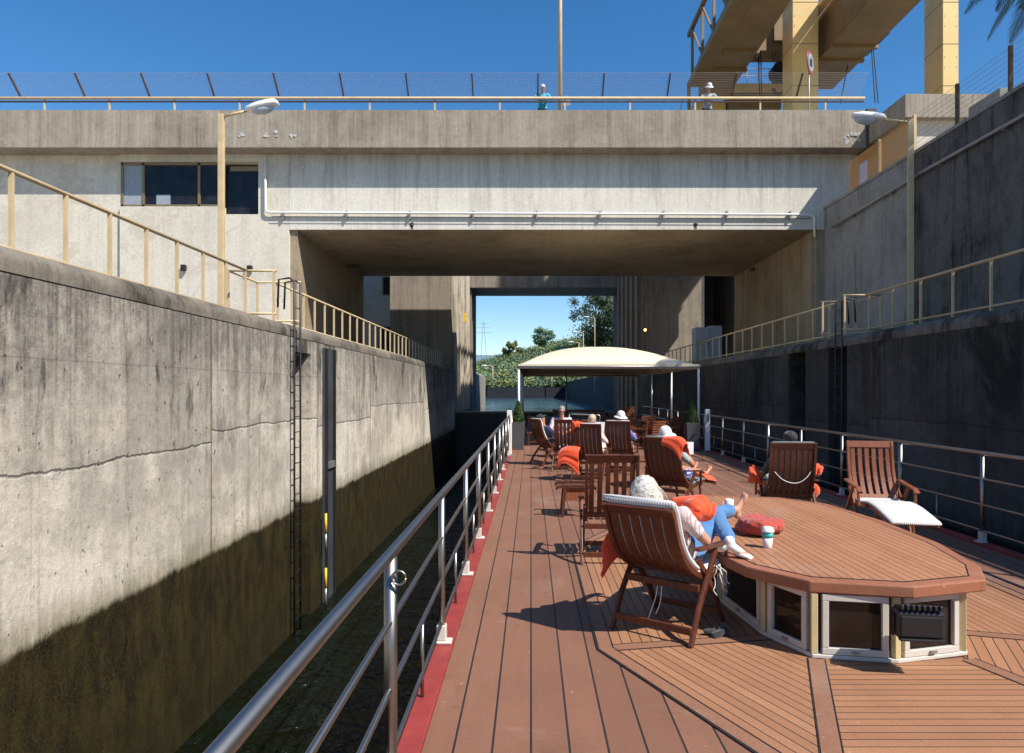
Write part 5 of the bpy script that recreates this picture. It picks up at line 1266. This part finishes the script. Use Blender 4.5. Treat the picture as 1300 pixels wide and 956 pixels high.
J8 = recline(R(24)); J8.update(ell=(-.25, .12, .78), wrl=(-.02, .36, .98), elr=(.30, .14, .78), wrr=(.16, .38, .92), knl=(-.10, .54, .74), anl=(-.10, .84, .42), knr=(.12, .56, .70), anr=(.14, .88, .40), tol=(0, 1, .2), upl=(0, 0, 1), tor=(0, 1, .2), upr=(0, 0, 1), face=(.1, .9, -.1)); J8['head'] = J8['head']+Vector((0.06, 0, .08)); J8['neck'] += Vector((.03, 0, .04))
person('blond person in a white shirt and cream shorts holding a paper', c8.location, c8.rotation_euler.z, J8, 'skin', 'shirt_white', .4, 'beige_short', .42, 'hair_blond', 'short', v=.011)
W8 = lambda x, y, z: tuple(Matrix.Translation(c8.location) @ Matrix.Rotation(c8.rotation_euler.z, 4, 'Z') @ Vector((x, y, z)))
t = thing('folded_paper', 'white paper held up by the blond person', 'paper', W8(.08, .42, 1.06), c8.rotation_euler.z); MB().box((0, 0, 0), (.20, .006, .26), Matrix.Rotation(R(-18), 3, 'X')).build('sheet', 'white', t)
crumple('orange_towel', W8(-.20, -.30, 1.08), (.22, .16, .20), 'orange', 'orange towel behind the head of the blond person', 'towel', 12, 0, 7)
c9 = row_chair('slatted deck chair of the person in the white hat and blue shirt', 2.02, 15.4, -20, 24)
J9 = recline(R(24)); J9.update(ell=(-.25, .12, .76), wrl=(-.05, .38, .84), elr=(.30, .16, .76), wrr=(.22, .42, .84), knl=(-.10, .56, .62), anl=(-.10, .90, .34), knr=(.12, .58, .62), anr=(.14, .92, .34), tol=(0, 1, .2), upl=(0, 0, 1), tor=(0, 1, .2), upr=(0, 0, 1), hat_tilt=-2); J9['head'] = J9['head']+Vector((.03, 0, .06))
person('person in a white hat and blue shirt in the far row of deck chairs', c9.location, c9.rotation_euler.z, J9, 'skin', 'shirt_blue', .45, 'navy', .4, 'hair_grey', hat='hat_white', v=.011)
drape('orange_towel', [[W8(-.60, .10, .60), W8(-.58, -.12, .66), W8(-.60, -.30, .58), W8(-.62, -.36, .42), W8(-.60, -.36, .26)], [W8(-.46, .12, .68), W8(-.46, -.12, .71), W8(-.47, -.31, .66), W8(-.48, -.37, .50), W8(-.47, -.38, .38)], [W8(-.30, .12, .70), W8(-.30, -.12, .72), W8(-.31, -.32, .66), W8(-.31, -.38, .46), W8(-.30, -.38, .30)], [W8(-.18, .10, .66), W8(-.17, -.12, .70), W8(-.16, -.33, .62), W8(-.15, -.39, .36), W8(-.14, -.39, .12)]], 'orange', "orange towel draped over the left arm of the blond person's chair", fold=.015)
# man with sunglasses, sitting upright and facing the camera
t = thing('low_bench', 'small wooden bench under the man with sunglasses', 'bench', (.86, 19.2, 0)); MB().bb(-.5, .5, -.18, .2, .40, .45).build('seat', 'wood', t, bevel=.01)
for x in (-.42, .42): MB().bb(x-.03, x+.03, -.15, .17, 0, .398).build('leg', 'wood', t)
J = dict(pelvis=(0, .0, .56), chest=(0, .10, .90), neck=(0, .16, 1.12), head=(0, .22, 1.29), shl=(-.22, .12, 1.04), shr=(.22, .12, 1.04), ell=(-.32, .22, .78), wrl=(-.12, .42, .72), elr=(.32, .22, .78), wrr=(.12, .42, .72), hil=(-.1, .04, .54), hir=(.1, .04, .54), knl=(-.18, .46, .54), anl=(-.16, .42, .10), knr=(.18, .46, .54), anr=(.16, .42, .10), tol=(0, 1, -.15), upl=(0, 0, 1), tor=(0, 1, -.15), upr=(0, 0, 1), face=(0, 1, -.1))
person('big man in a pale pink shirt and sunglasses facing the camera', (.86, 19.2, 0), R(180), J, 'skin', 'shirt_pink', .45, 'navy', .42, 'hair_grey', shades=True, v=.011, s=1.08)
# people on the bridge
zb = 12.0+.003
for px, py, top, lab, hat_, cp in ((689, 109, 'shirt_turq', 'man in a turquoise shirt and pale cap leaning on the bridge handrail', None, 'cushion'), (898.5, 109, 'shirt_check', 'man in a checked shirt and pale hat leaning on the bridge handrail', 'hat_white', None)):
    p = at(px, py+2.5, 27.0); h_ = p.z-zb-.10
    J = dict(pelvis=(0, -.05, .93), chest=(0, .10, 1.24), neck=(0, .20, 1.46), head=(0, .27, h_-.005), shl=(-.21, .14, 1.37), shr=(.21, .14, 1.37), ell=(-.30, .34, 1.14), wrl=(-.06, .50, 1.12), elr=(.30, .34, 1.14), wrr=(.06, .50, 1.12), hil=(-.1, -.05, .9), hir=(.1, -.05, .9), knl=(-.11, -.02, .5), anl=(-.11, -.06, .09), knr=(.11, .0, .5), anr=(.11, -.06, .09), tol=(0, 1, -.1), upl=(0, 0, 1), tor=(0, 1, -.1), upr=(0, 0, 1), face=(0, 1, -.35), hat_tilt=0)
    dz = h_-1.60
    for k in ('pelvis', 'chest', 'neck', 'shl', 'shr', 'ell', 'wrl', 'elr', 'wrr', 'hil', 'hir'): J[k] = (J[k][0], J[k][1], J[k][2]+dz*(1 if k not in ('hil', 'hir', 'pelvis') else .8))
    person(lab, (p.x, 27.05, zb), R(180), J, 'skin_tan', top, .45, 'navy', .95, 'hair_grey', hat=hat_, cap_=cp, v=.014, s=1.12)

# ================================================================== FURNITURE UNDER THE TENT
def armchair(label, x, y, deg):
    t = thing('dining_chair', label, 'chair', (x, y, 0), R(deg), 'wooden armchairs under the tent')
    for s in (-1, 1):
        MB().beam((s*.26, -.24, 0), (s*.26, -.32, .92), .035, .045).build('leg', 'wood', t); MB().beam((s*.26, .24, 0), (s*.26, .24, .66), .035, .045).build('leg', 'wood', t)
        MB().beam((s*.26, -.30, .67), (s*.26, .30, .67), .055, .022).build('armrest', 'wood_light', t)
    m = MB()
    for i in range(6): m.beam((-.24, -.255-.008*i*1.1, .50+i*.075), (.24, -.255-.008*i*1.1, .50+i*.075), .014, .045)
    m.build('back_slats', 'wood_light', t); m = MB()
    for i in range(6): m.box((0, -.20+i*.08, .44), (.50, .062, .018))
    m.build('seat', 'wood_light', t); return t
def table(label, x, y, w_, d_, z=.74):
    t = thing('dining_table', label, 'table', (x, y, 0)); m = MB(); n = int(w_/.09)
    for i in range(n): m.box((-w_/2+(i+.5)*w_/n, 0, z), (w_/n-.008, d_, .024))
    m.build('table_top', 'wood_light', t); MB().bb(-w_/2+.06, w_/2-.06, -d_/2+.06, d_/2-.06, z-.07, z-.014).build('apron', 'wood', t)
    for sx in (-1, 1):
        for sy in (-1, 1): MB().bb(sx*(w_/2-.08)-.025, sx*(w_/2-.08)+.025, sy*(d_/2-.08)-.025, sy*(d_/2-.08)+.025, 0, z-.072).build('leg', 'wood', t)
table('slatted dining table under the right half of the tent, nearer of two', 4.05, 24.3, 1.2, .8); table('slatted dining table under the right half of the tent, farther of two', 3.6, 27.3, 1.2, .8)
for lab, x, y, d in (('armchair at the near right corner of the nearer tent table', 4.75, 23.5, 20), ('armchair at the near left corner of the nearer tent table', 3.5, 23.4, -5), ('armchair turned away at the right end of the nearer tent table', 4.95, 24.7, 100),
                     ('armchair behind the nearer tent table, leftmost', 3.7, 25.3, 180), ('armchair behind the nearer tent table, rightmost', 4.4, 25.4, 176), ('armchair left of the nearer tent table', 3.0, 24.6, -80),
                     ('armchair in front of the farther tent table', 3.3, 26.5, 0), ('armchair right of the farther tent table', 4.6, 27.2, 90), ('armchair behind the farther tent table', 3.5, 28.2, 180)):
    armchair(lab, x, y, d)
def stack(label, x, y):
    for k in range(4): armchair(label % ['lowest', 'second', 'third', 'topmost'][k], x, y, 170).location.z = k*.09
table('slatted dining table under the left half of the tent', 1.9, 23.6, 1.1, .8)
for lab, x, y, d in (('armchair left of the left tent table', 1.05, 23.5, -90), ('armchair right of the left tent table', 2.7, 23.3, 95), ('armchair in front of the left tent table', 1.9, 22.8, 5), ('armchair turned outward by the right tent post', 4.6, 22.5, 40), ('armchair between the two nearer tent tables', 3.1, 22.7, -20), ('armchair at the far left of the tent', .6, 25.5, -100)):
    armchair(lab, x, y, d)
for lab, x, y, d in (('armchair in the sun at the front edge of the tent, left of the right planter', 3.95, 21.6, 15), ('armchair turned sideways in the sun before the tent', 3.35, 21.3, 70), ('armchair half in the sun between the two front armchairs', 3.0, 22.0, 190), ('armchair close behind the right planter', 4.45, 22.0, -60)):
    armchair(lab, x, y, d)
table('small slatted table in the sun at the front of the tent', 2.4, 21.6, .8, .7)
stack('%s armchair of the stack by the right tent rail', 4.2, 29.5); 
def bench(label, x, y, deg, w_=1.7):
    t = thing('slatted_bench', label, 'bench', (x, y, 0), R(deg)); m = MB(); b = MB()
    for i in range(5): m.box((0, -.2+i*.1, .43), (w_, .085, .022))
    for i in range(4): b.box((0, .30+i*.02, .56+i*.12), (w_, .02, .095), Matrix.Rotation(R(-8), 3, 'X'))
    m.build('seat', 'wood_light', t); b.build('backrest', 'wood_dark', t)
    for x_ in (-w_/2+.06, w_/2-.06): MB().bb(x_-.03, x_+.03, -.22, .24, .0, .418).build('side_frame', 'wood_dark', t); MB().beam((x_, .28, .0), (x_, .40, 1.02), .05, .05).build('back_post', 'wood_dark', t)
    MB().bb(-w_/2, w_/2, -.2, -.17, .10, .15).build('stretcher', 'wood', t)
bench('dark slatted bench just behind the left planter', .62, 23.2, 0, 1.5); bench('dark slatted bench further forward under the tent', 1.9, 25.6, 0, 1.9); bench('slatted bench at the far end of the tent', 2.2, 31.2, 0, 2.4); 
t = thing('deck_cabinet', 'low dark wooden cabinet between the benches under the tent', 'cabinet', (2.3, 28.2, 0)); MB().bb(-.7, .7, -.3, .3, .06, .92).build('body', 'wood_dark', t, bevel=.01); MB().bb(-.74, .74, -.33, .33, .922, .95).build('lid', 'wood', t, bevel=.008)
MB().bb(-.66, -.02, -.315, -.302, .12, .86).bb(.02, .66, -.315, -.302, .12, .86).build('door', 'wood', t)
t = thing('side_table', 'round orange brown side table behind the white hat reader', 'table', (2.45, 13.2, 0)); MB().lathe([(.0, .50), (.50, .50), (.52, .51), (.52, .53), (.50, .54), (0, .54)], (0, 0, 0), 28).build('table_top', 'wood_light', t)
for a in range(4): MB().beam((.32*math.cos(a*1.57+.7), .32*math.sin(a*1.57+.7), 0), (.26*math.cos(a*1.57+.7), .26*math.sin(a*1.57+.7), .498), .04, .04).build('leg', 'wood', t)
t = thing('bow_mast', 'thin steel flag mast standing at the centre of the bow', 'mast', (1.75, 33.6, 0)); MB().tube([(0, 0, 0), (0, 0, 3.1)], .03, 8).build('pole', 'galv', t, True); MB().lathe([(.12, 0), (.12, .04), (.04, .08)], (0, 0, 0), 12).build('foot', 'galv', t)
t = thing('handrail', 'steel stair handrail rising among the chairs under the tent', 'railing', (2.05, 20.5, 0)); MB().tube(spline([(-.9, 0, 1.15), (-.2, 0, 1.12), (0, 0, 1.1), (.02, 0, .9), (.02, 0, 0)], 5), .022, 8).build('rail', 'steel', t, True); MB().tube([(-.9, 0, 1.15), (-.9, 0, 0)], .02, 8).build('post', 'steel', t, True)
